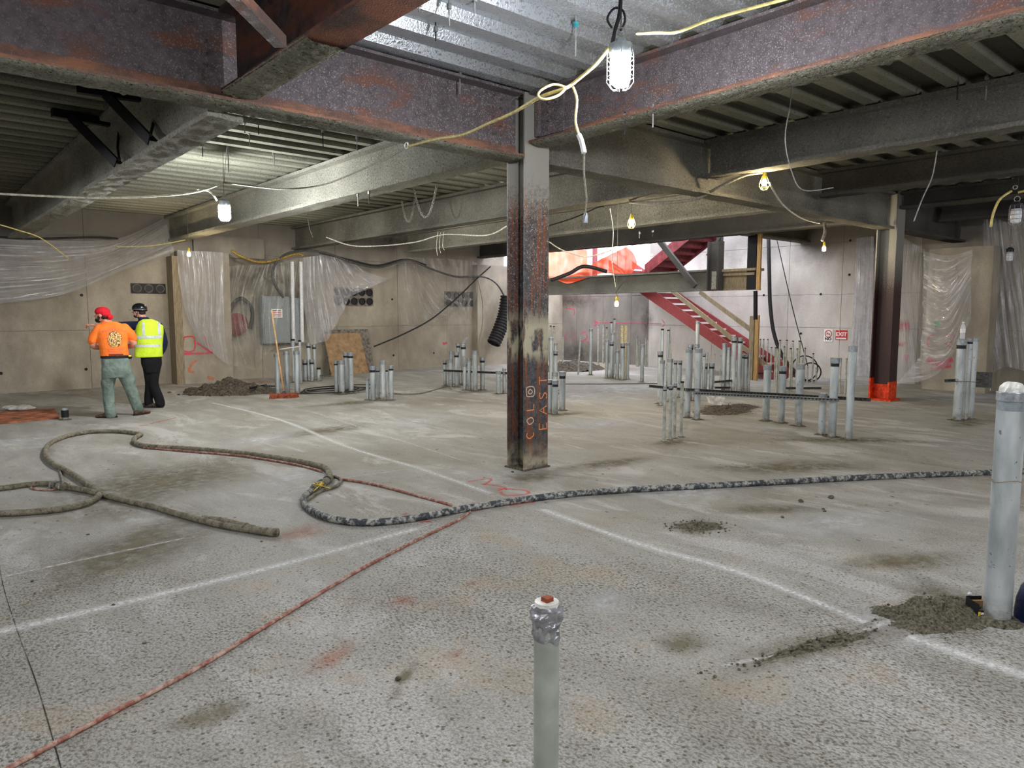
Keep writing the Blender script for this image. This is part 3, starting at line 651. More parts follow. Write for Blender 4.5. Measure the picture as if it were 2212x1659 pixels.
# lower flight
ST = empty('staircase', (17.1, 11, 0), 'red steel stair flight descending along the right concrete wall', 'staircase')
xs0, xs1 = 16.55, 17.65; sl = (2.18-.21)/(12.88-9.5); yb = 9.5-.21/sl
def stz(y): return (y-yb)*sl
yt = 14.6
for X in (xs0, xs1):
    mb = MB(); mb.prism([(X, yb-.1, 0), (X, yb+.25, -.0), (X, yt, stz(yt)-.28), (X, yt, stz(yt)+.06), (X, yb-.1, .10)], (.04, 0, 0)); mb.build('stringer', 'stair', ST)
i = 0
while True:
    z = .175*(i+1); y = yb+z/sl
    if y > yt-.2: break
    mb = MB(); mb.box((xs0+.04, y-.02, z-.04), (xs1, y+.30, z)); mb.build('tread', 'd_pale' if False else 'stair', ST)
    mb = MB(); mb.box((xs0+.04, y-.035, z-.045), (xs1, y-.015, z+.004)); mb.build('tread_nosing', 'sign_white', ST)
    mb = MB(); mb.box((xs0+.04, y-.02, z-.175), (xs1, y-.012, z-.04)); mb.build('riser', 'stair', ST); i += 1
# timber guard rails
for a, b, l in (((1452, 628), (1662, 795), 'long dusty timber rail slanting along the near side of the stair'), ((1512, 630), (1622, 712), 'upper timber rail slanting down to the doubled upright')):
    mb = MB(); mb.bar(onx(*a, 16.3), onx(*b, 16.3), .05, .11); o = mb.build('stair_rail', 'wood_dusty' if a[0] < 1500 else 'wood_dusty'); tag(o, l, 'rail')
# upper flight (seen from below)
US = empty('staircase', (16.6, 12, 3), 'dark red upper stair flight climbing out through the opening', 'staircase')
X = 16.15; p0 = onx(1392, 596, X); p1 = onx(1500, 508, X)
mb = MB(); d = (p1-p0); mb.prism([p0, p0+d*1.6, p0+d*1.6+Vector((0, 0, .32)), p0+Vector((0, 0, .32))], (.05, 0, 0)); mb.build('stringer', 'stair_dk', US)
mb = MB(); mb.prism([p0+Vector((1.1, 0, 0)), p0+d*1.6+Vector((1.1, 0, 0)), p0+d*1.6+Vector((1.1, 0, .32)), p0+Vector((1.1, 0, .32))], (.05, 0, 0)); mb.build('stringer', 'stair_dk', US)
for k in range(8):
    c = p0+d*(k/6.)+Vector((0, 0, .08)); mb = MB(); mb.box((X+.05, c.y-.05, c.z), (X+1.1, c.y+.22, c.z+.04)); mb.box((X+.05, c.y+.2, c.z-.15), (X+1.1, c.y+.22, c.z)); mb.build('tread', 'stair_dk', US)
mb = MB(); mb.box((16.1, p0.y-.1, 2.55), (17.9, p0.y+1.4, 2.62)); mb.build('landing_plate', 'stair_dk', US)
# things outside at street level seen through the opening
ob = empty('hoarding', (23, 18, 2.6), 'bright pinkish hoarding boards outside beyond the opening', 'fence')
for k in range(10):
    mb = MB(); y0 = 14.6+k*1.2; mb.box((23+.02*(k % 2), y0, 2.4), (23.08, y0+1.17, 5.4)); mb.build('hoarding_board', plain('hoarding_%d' % k, random.choice([(226, 150, 140), (236, 200, 196), (228, 170, 160), (240, 190, 140), (232, 226, 232)]), .8, 0, .06, 2), ob)
gr = MB(); gr.box((18.4, 9, 2.2), (26, 30, 2.38)); o = gr.build('street_pavement', 'wall_r'); tag(o, 'pale street level pavement outside beyond the low wall', 'pavement'); o['kind'] = 'structure'
pq = onx(1285, 560, 18.6)
post('rusty_post', Vector((pq.x, pq.y, 2.38)), Vector((pq.x, pq.y, 5.2)), .12, .12, 'stair_dk', 'dark red upright in the opening behind the orange netting')
# orange netting
def sheet(name, curves, fn, nrm, mat, label, cat='plastic sheet', amp=.03, nf=9, nu=48, nv=60, parent=None, grp=None):
    """curves: polylines (same idea of direction); creases run along them"""
    cs = [smoothpath([fn(*p) for p in c], 8) for c in curves]; L = min(len(c) for c in cs)
    rs = []
    for c in cs:
        rs.append([c[min(len(c)-1, int(round(k*(len(c)-1)/nv)))] if False else c[0] for k in range(0)])
    def samp(c, t):
        x = t*(len(c)-1); i = min(int(x), len(c)-2); return c[i].lerp(c[i+1], x-i)
    nrm = Vector(nrm); vs = []; uv = []; K = len(cs)-1; sd = random.random()*50
    for i in range(nu+1):
        u = i/nu; s = u*K; a = min(int(s), K-1); f = s-a
        for j in range(nv+1):
            t = j/nv; p = samp(cs[a], t).lerp(samp(cs[a+1], t), f)
            q = noise.noise(Vector((u*nf*K*.5+sd, t*1.4, 0)))+.5*noise.noise(Vector((u*nf*K*1.3, t*2.5, sd)))
            p = p+nrm*(.02+amp*(q+.6)); vs.append(p); uv.append((u, t))
    N = nv+1
    fs = [(i*N+j, i*N+j+1, (i+1)*N+j+1, (i+1)*N+j) for i in range(nu) for j in range(nv)]
    mb = MB(); mb.add(vs, fs); o = mb.build(name, mat, parent, smooth=True, uvs=uv)
    return tag(o, label, cat, grp) if label else o
sheet('debris_netting', [[(1205, 603), (1230, 612), (1260, 604)], [(1250, 590), (1280, 590), (1300, 590)], [(1300, 560), (1320, 575), (1345, 590)], [(1355, 533), (1372, 548), (1378, 572), (1362, 594)]], pl(XG-.05), (-1, 0, 0), 'net', 'orange debris netting draped over the landing beam', 'netting', .05)
sheet('debris_netting', [[(1186, 535), (1186, 570), (1188, 600)], [(1270, 540), (1272, 570), (1275, 595)]], pl(17.4), (-1, 0, 0), 'net', 'sunlit orange netting hanging across the left of the opening', 'netting', .06)

# ================================================================== FLOOR MARKS
def fl_line(pts, w, mat): stroke('chalk_line' if 'white' in mat or 'pale' in mat else 'floor_mark', smoothpath([onz(*p) for p in pts], 6), w, (0, 0, 1), mat, floor)
fl_line([(-60, 1380), (0, 1365), (300, 1295), (600, 1222), (900, 1142)], .17, 'd_white')
fl_line([(900, 1142), (1010, 1105)], .04, 'd_white2')
fl_line([(0, 1248), (150, 1215), (400, 1162)], .06, 'd_white2')
fl_line([(460, 870), (600, 905), (750, 965), (900, 1010), (1060, 1066)], .13, 'd_white')
fl_line([(670, 888), (800, 930), (1000, 995)], .05, 'd_white2')
fl_line([(1170, 1100), (1380, 1175), (1560, 1225), (1700, 1275), (1870, 1345)], .15, 'd_white')
fl_line([(1960, 1375), (2080, 1415), (2260, 1475)], .18, 'd_white')
fl_line([(1560, 1440), (1760, 1395), (1900, 1350), (1990, 1320)], .05, 'd_white2')
fl_line([(600, 1065), (750, 1032), (900, 1012)], .05, 'd_white2')
fl_line([(-5, 1200), (8, 1270), (40, 1370), (80, 1480), (132, 1660)], .007, 'd_dark')
for pts in ([(1010, 1040), (1060, 1034), (1045, 1048)], [(1040, 1045), (1090, 1052), (1075, 1060)], [(1075, 1055), (1130, 1058), (1140, 1066), (1095, 1070), (1080, 1062)], [(1100, 1092), (1130, 1088), (1155, 1084)], [(1020, 1104), (1060, 1096)], [(870, 1112), (880, 1108)], [(905, 1128), (930, 1126)], [(325, 915), (380, 902)], [(300, 920), (320, 918)]): fl_line(pts, .05, 'd_red')
def stain(px, py, rx, ry, ang, mat): blob('floor_stain', onz(px, py), rx, ry, ang, mat, floor, seed=px)
for a in [(350, 1040, 1.5, 1.0, .8, 'd_mud'), (280, 1190, 1.2, .5, .8, 'd_mud'), (1580, 884, 1.1, .7, .3, 'd_mud'), (1565, 885, .9, .5, .3, 'd_mud'), (1500, 1138, .33, .18, .2, 'd_mud'), (2050, 1310, .55, .32, .3, 'd_mud'), (1650, 1100, .6, .25, -.6, 'd_mud'), (1960, 1210, .6, .2, -.5, 'd_mud'),
          (1150, 1030, .45, .3, .0, 'd_mud'), (505, 845, .9, .5, 0, 'd_mud'), (760, 870, 1., .35, 0, 'd_mud'), (1820, 950, 1.3, .3, -.8, 'd_mud'), (1450, 955, .4, .2, 0, 'd_mud'), (2090, 915, .6, .3, 0, 'd_mud'), (1220, 895, .5, .2, 0, 'd_mud'),
          (1700, 1010, 1.2, .4, -.6, 'd_mud'), (1320, 1000, .8, .25, -.2, 'd_mud'), (700, 930, .9, .4, .2, 'd_mud'), (1030, 845, .6, .4, 0, 'd_mud'), (1480, 1390, .2, .15, 0, 'd_mud'), (870, 1470, .25, .04, .7, 'd_mud'),
          (50, 950, .45, .3, 0, 'd_pale'), (560, 950, .9, .5, .2, 'd_pale'), (640, 1030, .7, .5, .2, 'd_pale'), (900, 910, 1.4, .6, .2, 'd_pale'), (1500, 1060, 1.1, .5, -.5, 'd_pale'), (1800, 1130, 1., .5, -.4, 'd_pale'), (1900, 1350, .5, .2, .8, 'd_pale'),
          (1250, 855, 1.6, 2.2, .2, 'd_blue'), (1340, 840, 1.2, 1.9, 0, 'd_blue'), (1300, 915, 1., .8, 0, 'd_blue'), (1280, 792, 1.3, 2.2, 0, 'd_wood'), (1450, 785, .9, 1.6, 0, 'd_wood'),  # d_blue patches here paint the bluish daylight falling on the slab
          (650, 1150, .3, .2, 0, 'd_rust'), (980, 1415, .07, .05, 0, 'd_rust'), (1020, 1260, .08, .05, 0, 'd_rust'), (100, 900, .7, .4, 0, 'd_rust'), (870, 1300, .13, .1, 0, 'd_rust'), (720, 1420, .2, .1, .4, 'd_rust'), (450, 1545, .2, .12, 0, 'd_mud'), (1310, 1300, .3, .2, .4, 'd_pale')]: stain(*a)
q1, q2 = onz(1560, 1445), onz(1960, 1345); blob('floor_stain', (q1+q2)/2, .8, .15, math.atan2(q2.y-q1.y, q2.x-q1.x), 'd_mud', floor)
# dust strip along right wall
blob('floor_stain', (17.4, 8.6, 0), .45, 2.4, 0, 'd_blue', floor, off=.003); blob('floor_stain', (16.6, 4.2, 0), .6, 1.5, 0, 'd_blue', floor, off=.003)
blob('floor_stain', (6.5, 16.9, 0), 2.2, .5, 0, 'd_rust', floor, off=.003)

# ================================================================== WALL MARKS
def wmark(pts, w, mat, par, ax, val, nrm): stroke('spray_paint', smoothpath([plane_of(ax, val)(*p) for p in pts], 5), w, nrm, mat, par, .006)
LY = (0, -1, 0); RX = (-1, 0, 0)
wmark([(397, 728), (418, 728), (419, 756), (396, 756), (397, 728)], .05, 'd_redw', CB1, 'y', 17.58, LY)
wmark([(395, 764), (460, 762)], .09, 'd_pink', CB1, 'y', 17.58, LY); wmark([(425, 740), (458, 760), (440, 725)], .07, 'd_pink', CB1, 'y', 17.58, LY)
wmark([(425, 778), (415, 785), (408, 800), (420, 803)], .07, 'd_or', CB1, 'y', 17.58, LY); wmark([(447, 814), (463, 818)], .1, 'd_or', CB1, 'y', 17.58, LY)
wmark([(956, 742), (966, 740)], .12, 'd_pink', WLF, 'y', YW, LY); wmark([(1000, 740), (1010, 728)], .16, 'd_blue', WLF, 'y', YW, LY)
for pts, w_ in (([(1195, 700), (1212, 697)], .12), ([(1285, 697), (1340, 697), (1430, 699)], .035), ([(1284, 692), (1290, 697), (1284, 704)], .09), ([(1430, 690), (1436, 699), (1430, 706)], .05), ([(1222, 665), (1240, 668), (1240, 680)], .06), ([(1228, 718), (1220, 726), (1228, 736)], .04), ([(1236, 737), (1240, 716), (1246, 737)], .03), ([(1252, 722), (1264, 716), (1268, 730), (1254, 738)], .06), ([(1268, 738), (1276, 744)], .1)):
    wmark(pts, w_, 'd_pink', WRD if pts[0][0] < 1300 else WRD, 'x', XW, RX)
for pts, w_ in (([(1925, 705), (1965, 703)], .35), ([(1930, 730), (1945, 745), (1960, 738)], .12), ([(1952, 770), (1962, 772)], .25)): wmark(pts, w_, 'd_pink', WRT, 'x', XW, RX)
for pts, w_, mt in (([(2018, 722), (2006, 728), (2004, 745), (2016, 752)], .05, 'd_pink'), ([(2040, 722), (2060, 724), (2056, 738), (2040, 740), (2058, 752)], .05, 'd_pink'), ([(2002, 775), (2030, 785), (2058, 775)], .2, 'd_pink'), ([(2010, 798), (2055, 790)], .12, 'd_pink'), ([(2018, 702), (2030, 696)], .2, 'd_green')):
    wmark(pts, w_, mt, CB2, 'x', 17.05, RX)
for x in (2018, 2068): wmark([(x-2, 560), (x, 640)], .07, 'd_wood', CB2, 'x', 17.05, RX)
blob('wall_stain', onx(1398, 690, XW), .28, .7, 0, 'd_black', WRD, RX, .006); blob('wall_stain', onx(1230, 650, XW), 1.4, .3, 0, 'd_black', WRD, RX, .006)
blob('wall_stain', onx(1740, 505, XW), .5, .5, 0, 'd_black', WRT, RX, .006); blob('wall_stain', onx(1250, 765, XW), 1.6, .6, 0, 'd_black', WRD, RX, .006)
blob('wall_stain', ony(600, 660, YW), 1.6, 1.1, 0, 'd_black', WLF, LY, .006); blob('wall_stain', ony(560, 600, YW), 1.8, .8, 0, 'd_black', WLF, LY, .006)
blob('wall_stain', ony(850, 520, YW), 1.8, .35, 0, 'd_black', WLF, LY, .006)

# ================================================================== WALL OBJECTS
def vent(px0, py0, px1, py1, nx, ny, label, mat='strut'):
    a, b = ony(px0, py1, YW-.005), ony(px1, py0, YW-.005); e = empty('duct_plate', ((a.x+b.x)/2, YW-.02, a.z), label, 'vent plate')
    mb = MB(); mb.box((a.x, YW-.02, a.z), (b.x, YW-.004, b.z)); mb.build('plate', 'blkmetal' if nx == 3 else 'board_grey', e)
    W, Hh = b.x-a.x, b.z-a.z
    for i in range(nx):
        for j in range(ny):
            c = Vector((a.x+W*(i+.5)/nx, YW-.022, a.z+Hh*(j+.5)/ny)); r = min(W/nx, Hh/ny)*.42; mt = Vector((0, -1, 0)).to_track_quat('Z', 'Y').to_matrix()
            mb = MB(); mb.lathe(c, [(.001, .001), (r*.85, .001), (r*.85, .02), (r, .02), (r, 0)], 18, mt); o = mb.build('duct_opening', 'board_grey' if nx == 3 else 'blkmetal', e)
            mb = MB(); mb.lathe(c+Vector((0, -.006, 0)), [(.001, 0), (r*.8, 0)], 18, mt); mb.build('opening_void', 'black', o)
vent(283, 613, 357, 633, 3, 1, 'small wall plate with three round duct openings above the helmet')
vent(722, 622, 805, 660, 5, 2, 'wall plate with ten round duct openings over the leaning board')
vent(960, 630, 1027, 662, 4, 2, 'duct plate behind plastic film near the corrugated hose')
# electrical cabinet behind film
a, b = ony(570, 742, 17.72), ony(624, 640, 17.72); e = empty('electrical_cabinet', (a.x, 17.85, a.z), 'grey electrical cabinet with a warning notice behind clear film', 'cabinet')
mb = MB(); mb.box((a.x, 17.72, a.z), (b.x, 17.99, b.z)); mb.build('body', 'box', e)
mb = MB(); mb.box((a.x+.03, 17.705, a.z+.03), (b.x-.03, 17.72, b.z-.03)); mb.build('door', 'box', e)
c0, c1 = ony(587, 686, 17.69), ony(610, 667, 17.69); mb = MB(); mb.box((c0.x, 17.695, c0.z), (c1.x, 17.70, c1.z)); nt_ = mb.build('notice', 'sign_white', e)
for k in range(4):
    mb = MB(); z = c1.z-.05-k*.045; mb.box((c0.x+.03, 17.692, z), (c1.x-.04, 17.695, z+.018)); mb.build('print_line', 'sign_red' if k else 'sign_black', nt_)
a, b = ony(627, 742, 17.85), ony(656, 643, 17.85); e = empty('cable_trough', (a.x, 17.9, a.z), 'narrow grey metal trough right of the electrical cabinet', 'trough')
mb = MB(); mb.box((a.x, 17.86, a.z), (b.x, 17.995, b.z)); mb.build('body', 'strut', e); mb = MB(); mb.box((a.x+.02, 17.85, a.z+.03), (b.x-.02, 17.86, b.z-.03)); mb.build('cover', 'box', e)
# dark dressed recess with red reel behind film
a = ony(528, 735, 17.9); e = empty('fire_hose_reel', (a.x, 17.9, a.z-.1), 'dark red reel hidden behind the film left of the cabinet', 'reel')
mb = MB(); mb.lathe(ony(510, 700, 17.8), [(.02, 0), (.26, .0), (.28, .08), (.2, .12), (.02, .12)], 20, Vector((0, -1, 0)).to_track_quat('Z', 'Y').to_matrix()); mb.build('drum', 'stair_dk', e)
mb = MB(); mb.tube(smoothpath([ony(498, 735, 17.8), ony(492, 690, 17.8), ony(505, 655, 17.8), ony(525, 645, 17.8), ony(545, 672, 17.8), ony(540, 710, 17.8)], 6), .05, 10); mb.build('hose', 'blackrub', e)
# vertical conduits on the wall
for k, (px, l) in enumerate(((631, 'left white vertical conduit above the electrical cabinet'), (650, 'right white vertical conduit above the electrical cabinet'))):
    p, q = ony(px, 565, 17.8), ony(px+3, 738, 17.8); mb = MB(); mb.tube([p, q], .045, 12); o = mb.build('wall_conduit', 'white'); tag(o, l, 'pipe')
# leaning hardboard
p0, p1 = onz(712, 806), onz(808, 802)
e = empty('leaning_board', (p0+p1)/2, 'brown hardboard sheet leaning on a grey one against the left wall', 'board')
def lean(pa, pb, top, t, mat, name, off):
    a, b = ony(*pa, 17.6-off), ony(*pb, 17.6-off); a.z = 0; b.z = 0
    mb = MB(); ah = Vector((a.x, 17.93-off*.3, top)); bh = Vector((b.x-.02, 17.93-off*.3, top)); mb.add([a, b, bh, ah, a+Vector((0, .02, 0)), b+Vector((0, .02, 0)), bh+Vector((0, .02, 0)), ah+Vector((0, .02, 0))], [(0, 1, 2, 3), (7, 6, 5, 4), (0, 4, 5, 1), (1, 5, 6, 2), (2, 6, 7, 3), (3, 7, 4, 0)]); return mb.build(name, mat, e)
lean((712, 800), (810, 800), 1.20, .02, 'board_grey', 'rear_sheet', .0); lean((716, 800), (797, 800), 1.10, .02, 'board', 'front_sheet', .12)

# signs on right wall
def signbox(px0, py0, px1, py1, mat, name, label):
    a, b = onx(px0, py1, XW), onx(px1, py0, XW); e = empty(name, (XW-.01, (a.y+b.y)/2, a.z), label, 'sign'); mb = MB(); mb.box((XW-.014, b.y, a.z), (XW-.003, a.y, b.z)); mb.build('panel', mat, e); return e, a, b
e, a, b = signbox(1780, 711, 1800, 737, 'sign_white', 'no_smoking_sign', 'small white no smoking notice left of the red exit sign')
cy, cz = (a.y+b.y)/2, a.z+(b.z-a.z)*.64; mb = MB(); mb.ring((XW-.018, cy, cz), .085, .010, 24, 6, (1, 0, 0)); mb.bar((XW-.018, cy+.06, cz+.06), (XW-.018, cy-.06, cz-.06), .006, .02, (1, 0, 0)); mb.build('prohibition_ring', 'sign_red', e)
mb = MB(); mb.bar((XW-.02, cy+.05, cz-.005), (XW-.02, cy-.05, cz-.005), .006, .018); mb.build('cigarette', 'sign_black', e)
text_mesh('NO', .105, (XW-.017, cy, a.z+.065), (0, -1, 0), (0, 0, 1), 'sign_black', 'lettering', e, bold=.004)
e, a, b = signbox(1805, 713, 1831, 733, 'sign_red', 'exit_sign', 'red exit sign with white letters on the right wall')
cy = (a.y+b.y)/2; text_mesh('EXIT', .135, (XW-.017, cy, a.z+(b.z-a.z)*.56), (0, -1, 0), (0, 0, 1), 'sign_white', 'lettering', e, bold=.004)
mb = MB(); mb.box((XW-.018, b.y+.02, a.z+.015), (XW-.014, a.y-.02, a.z+.05)); mb.build('white_stripe', 'sign_white', e)
q = onx(1814, 711, XW); mb = MB(); mb.bar((XW-.018, q.y, b.z-.03), (XW-.018, q.y, b.z+.04), .01, .03, (1, 0, 0)); mb.build('arrow', 'sign_white', e)

# film
sheet('poly_sheet', [[(-60, 512), (0, 514), (120, 520), (250, 516), (348, 474)], [(-60, 545), (0, 548), (120, 550), (240, 535), (352, 480)], [(-60, 600), (0, 600), (130, 590), (240, 560), (358, 485)], [(-60, 660), (0, 655), (140, 635), (260, 585), (372, 545)]], lambda x, y: ony(x, y, 17.8), LY, 'film_b', 'clear plastic film swagged across the left wall above the workers', amp=.10, nf=10)
sheet('poly_sheet', [[(380, 540), (384, 600), (400, 680), (428, 740)], [(425, 542), (432, 600), (430, 690), (445, 750)], [(480, 545), (482, 640), (484, 720), (492, 790)]], lambda x, y: ony(x, y, 17.5), LY, 'film_b', 'clear film hanging over the concrete casing with orange paint', amp=.06, nf=10)
sheet('poly_sheet', [[(490, 575), (492, 640), (486, 710), (484, 785)], [(525, 572), (506, 640), (520, 720), (552, 800)], [(565, 572), (543, 640), (546, 720), (548, 790)], [(600, 568), (606, 640), (598, 690), (600, 738)], [(655, 556), (640, 640), (652, 700), (660, 740)]], lambda x, y: ony(x, y, 17.55), LY, 'film', 'clear film draped in front of the electrical cabinet', amp=.08, nf=12)
sheet('poly_sheet', [[(652, 556), (652, 640), (660, 700), (667, 745)], [(684, 552), (690, 630), (700, 690), (706, 735)], [(712, 550), (730, 590), (745, 625), (755, 640)], [(760, 560), (800, 590), (840, 600), (860, 592)]], lambda x, y: ony(x, y, 17.75), LY, 'film_b', 'clear film fanned from a cable tie beside the ten hole duct plate', amp=.06, nf=12)
sheet('poly_sheet', [[(862, 560), (858, 620), (862, 680), (866, 715)], [(878, 556), (890, 620), (912, 680), (932, 705)], [(905, 556), (930, 600), (965, 640), (995, 655)], [(1015, 562), (1012, 620), (1000, 670), (1010, 692)], [(1028, 570), (1030, 630), (1020, 660), (1014, 690)]], lambda x, y: ony(x, y, 17.75), LY, 'film', 'clear film hung by two gathered corners near the corrugated hose', amp=.07, nf=12)
sheet('poly_sheet', [[(1852, 515), (1846, 640), (1838, 740), (1832, 812)], [(1868, 512), (1866, 640), (1860, 740), (1858, 812)], [(1890, 510), (1886, 640), (1884, 740), (1884, 812)]], pl(17.75), RX, 'film_w', 'milky plastic curtain left of the orange footed column', amp=.06, nf=5)
sheet('poly_sheet', [[(1936, 505), (1938, 600), (1936, 740), (1925, 822)], [(1965, 520), (1958, 620), (1975, 730), (1985, 825)], [(2002, 540), (1998, 620), (1995, 740), (1990, 832)]], pl(17.7), RX, 'film_b', 'plastic film right of the orange footed column over pink paint', amp=.08, nf=8)
sheet('poly_sheet', [[(1998, 543), (2050, 552), (2104, 540)], [(1997, 620), (2045, 640), (2100, 570)], [(1996, 690), (2050, 700), (2100, 610)], [(1990, 770), (2050, 765), (2100, 645)], [(1935, 832), (2030, 805), (2100, 690)]], pl(16.9), RX, 'film_b', 'creased clear film swept up across the right concrete casing', amp=.07, nf=10)
sheet('poly_sheet', [[(2122, 470), (2128, 600), (2108, 740), (2085, 832)], [(2140, 465), (2150, 600), (2160, 700), (2175, 790)], [(2175, 480), (2192, 600), (2205, 700), (2215, 800)], [(2230, 480), (2240, 600), (2250, 700), (2260, 800)]], pl(17.6), RX, 'film_b', 'tall clear film hanging at the right edge of the view', amp=.08, nf=10)
mb = MB(); p = onz(2075, 842)
for k in range(14): mb.ball(p+Vector((random.uniform(-.3, .2), random.uniform(-.5, .35), .05)), (random.uniform(.08, .16), random.uniform(.08, .2), .06), 8, 5)
o = mb.build('film_heap', 'film_w' if False else 'white', smooth=True); tag(o, 'crumpled white film heap on the floor behind three tall conduits', 'plastic sheet')

# cables on the walls
def cable(name, pts, r, mat, label, fn=None, cat='cable', sub=8, n=8, grp=None):
    P = [fn(*p) if fn else p for p in pts]; mb = MB(); mb.tube(smoothpath(P, sub), r, n); o = mb.build(name, mat, smooth=True); return tag(o, label, cat, grp)
Lw = lambda x, y: ony(x, y, 17.45); Rw = lambda x, y: onx(x, y, 17.6)
cable('thick_cable', [(612, 642), (592, 610), (590, 580), (612, 552), (650, 541), (700, 545), (760, 566), (820, 577), (880, 561), (930, 580), (985, 597), (1042, 597), (1072, 612), (1090, 640)], .028, 'strut_dk', 'thick dark cable looping along the left wall to the hose', Lw)
cable('thick_cable', [(690, 545), (760, 562), (815, 573), (875, 560), (920, 572)], .025, 'wire_dk', 'second dark cable clipped alongside the thick wall cable', Lw)
cable('thick_cable', [(808, 748), (870, 722), (930, 690), (985, 645), (1032, 600), (1060, 575)], .022, 'wire_dk', 'dark cable rising diagonally from the leaning board', Lw)
cable('thin_cable', [(1032, 605), (1042, 650), (1042, 700), (1034, 745), (1036, 780)], .014, 'wood_dusty', 'brown cable dangling down the wall behind the conduits', Lw)
cable('cable_bundle', [(500, 540), (520, 553), (560, 566), (600, 560), (640, 548), (655, 552)], .028, 'ochre', 'yellow cable bundle sagging above the left electrical cabinet', Lw)
cable('thin_cable', [(0, 512), (70, 515), (200, 512), (255, 515)], .02, 'wire_dk', 'dark line holding the top of the swagged film', lambda x, y: ony(x, y, 17.7))
cable('thick_cable', [(1660, 512), (1662, 600), (1664, 660), (1672, 720), (1690, 768), (1715, 800), (1735, 812)], .05, 'blackrub', 'thick black hose hanging down the bright wall beside the stair', Rw)
cable('thin_cable', [(1677, 512), (1712, 665), (1745, 790)], .012, 'wire_dk', 'thin straight cable slanting down the bright right wall', Rw)
for i, (px, py, r) in enumerate(((1690, 800, .24), (1738, 800, .30), (1752, 800, .22))):
    c = onx(px, py, 16.6); c.z = max(.3, c.z); mb = MB(); mb.ring((c.x, c.y, r+.03), r, .016, 24, 6, (1, .2*i, 0)); o = mb.build('cable_coil', 'stair_dk' if i == 0 else 'blackrub'); tag(o, ['red brown cable hoop among the thin conduits', 'large black cable hoop by the wall conduits', 'smaller black cable hoop by the wall conduits'][i], 'cable')
cable('thick_cable', [(1740, 808), (1800, 810), (1880, 806)], .03, 'blackrub', 'black cable along the floor below the exit sign', lambda x, y: onz(x, y, .04))
# corrugated black hose near corner
path = smoothpath([ony(1096, 640, 17.2), ony(1090, 680, 17.2), ony(1078, 715, 17.2), ony(1066, 742, 17.2)], 10); mb = MB(); n = 46; rs = []; pp = []
def resample(P, n):
    ds = [0]
    for i in range(len(P)-1): ds.append(ds[-1]+(P[i+1]-P[i]).length)
    out = []; j = 0
    for k in range(n+1):
        s = ds[-1]*k/n
        while j < len(ds)-2 and ds[j+1] < s: j += 1
        out.append(P[j].lerp(P[j+1], (s-ds[j])/max(1e-9, ds[j+1]-ds[j])))
    return out
pp = resample(path, 110); rs = [.21+.019*math.sin(i*.95) for i in range(111)]
mb.tube(pp, rs, 22, False); mb.tube([pp[-1]+Vector((0, 0, .03)), pp[-1]+Vector((0, 0, .028))], .19, 18)
o = mb.build('corrugated_duct', 'blackrub', smooth=True); tag(o, 'black corrugated duct hose hanging left of the central column', 'duct hose')

# ================================================================== CONDUIT STUBS
ORD = ['leftmost', 'second', 'third', 'fourth', 'fifth', 'sixth', 'seventh', 'eighth', 'ninth', 'tenth', 'eleventh', 'twelfth', 'thirteenth', 'fourteenth', 'fifteenth', 'sixteenth', 'seventeenth', 'eighteenth', 'nineteenth', 'twentieth', 'twenty-first', 'twenty-second', 'twenty-third', 'twenty-fourth', 'twenty-fifth']
def stub(xb, yb, yt, w, top='c', mat='galv', label='', group='', xt=None):
    g = onz(xb, yb); d = fwd(g); r = max(.008, w/2/F*d*.99); g = g+Vector((math.cos(YAW), math.sin(YAW), 0))*r
    q = ray(xt or xb, yt); t = math.hypot(g.x, g.y)/math.hypot(q.x, q.y); z = H+q.z*t
    T = Vector((q.x*t, q.y*t, z)) if xt else Vector((g.x, g.y, z))
    e = empty('conduit_stub', g, label, 'pipe', group); ax = (T-g).normalized(); n = 20 if w > 8 else 12
    mb = MB(); mb.tube([g, g+(T-g)*.5, T], r*.9, n, False); mb.tube([T-ax*.03, T-ax*.031], r*.88, n); mb.build('tube', mat, e, smooth='auto')
    if top in 'cb':
        h = r*1.1+.012; mb = MB(); mb.tube([T-ax*h, T-ax*h*.97, T], [r*.92, r*1.06, r*1.06], n, False); mb.tube([T, T+ax*.002], [r*1.06, r*.8], n); mb.build('coupling', 'coupling', e, smooth='auto')
        if top == 'b': mb = MB(); mb.tube([T-ax*(h+r*.75), T-ax*h], r*.94, n); mb.build('tape_band', 'black', e, smooth='auto')
    elif top == 'k': mb = MB(); mb.tube([T-ax*r*.8, T+ax*.004], r*.96, n); mb.build('cap', 'black', e, smooth='auto')
    if w > 7:
        mb = MB(); rr = r*1.9; vs = []; nn = 18
        for k in range(nn): a = 2*math.pi*k/nn; q_ = random.uniform(.8, 1.25); vs.append((g.x+math.cos(a)*rr*q_, g.y+math.sin(a)*rr*q_, .0015))
        for k in range(nn): a = 2*math.pi*k/nn; vs.append((g.x+math.cos(a)*r*.9, g.y+math.sin(a)*r*.9, r*.28*random.uniform(.6, 1.2)))
        mb.add(vs, [(k, (k+1) % nn, nn+(k+1) % nn, nn+k) for k in range(nn)]); mb.build('mortar_collar', 'mud', e, smooth=True)
    return e, g, T
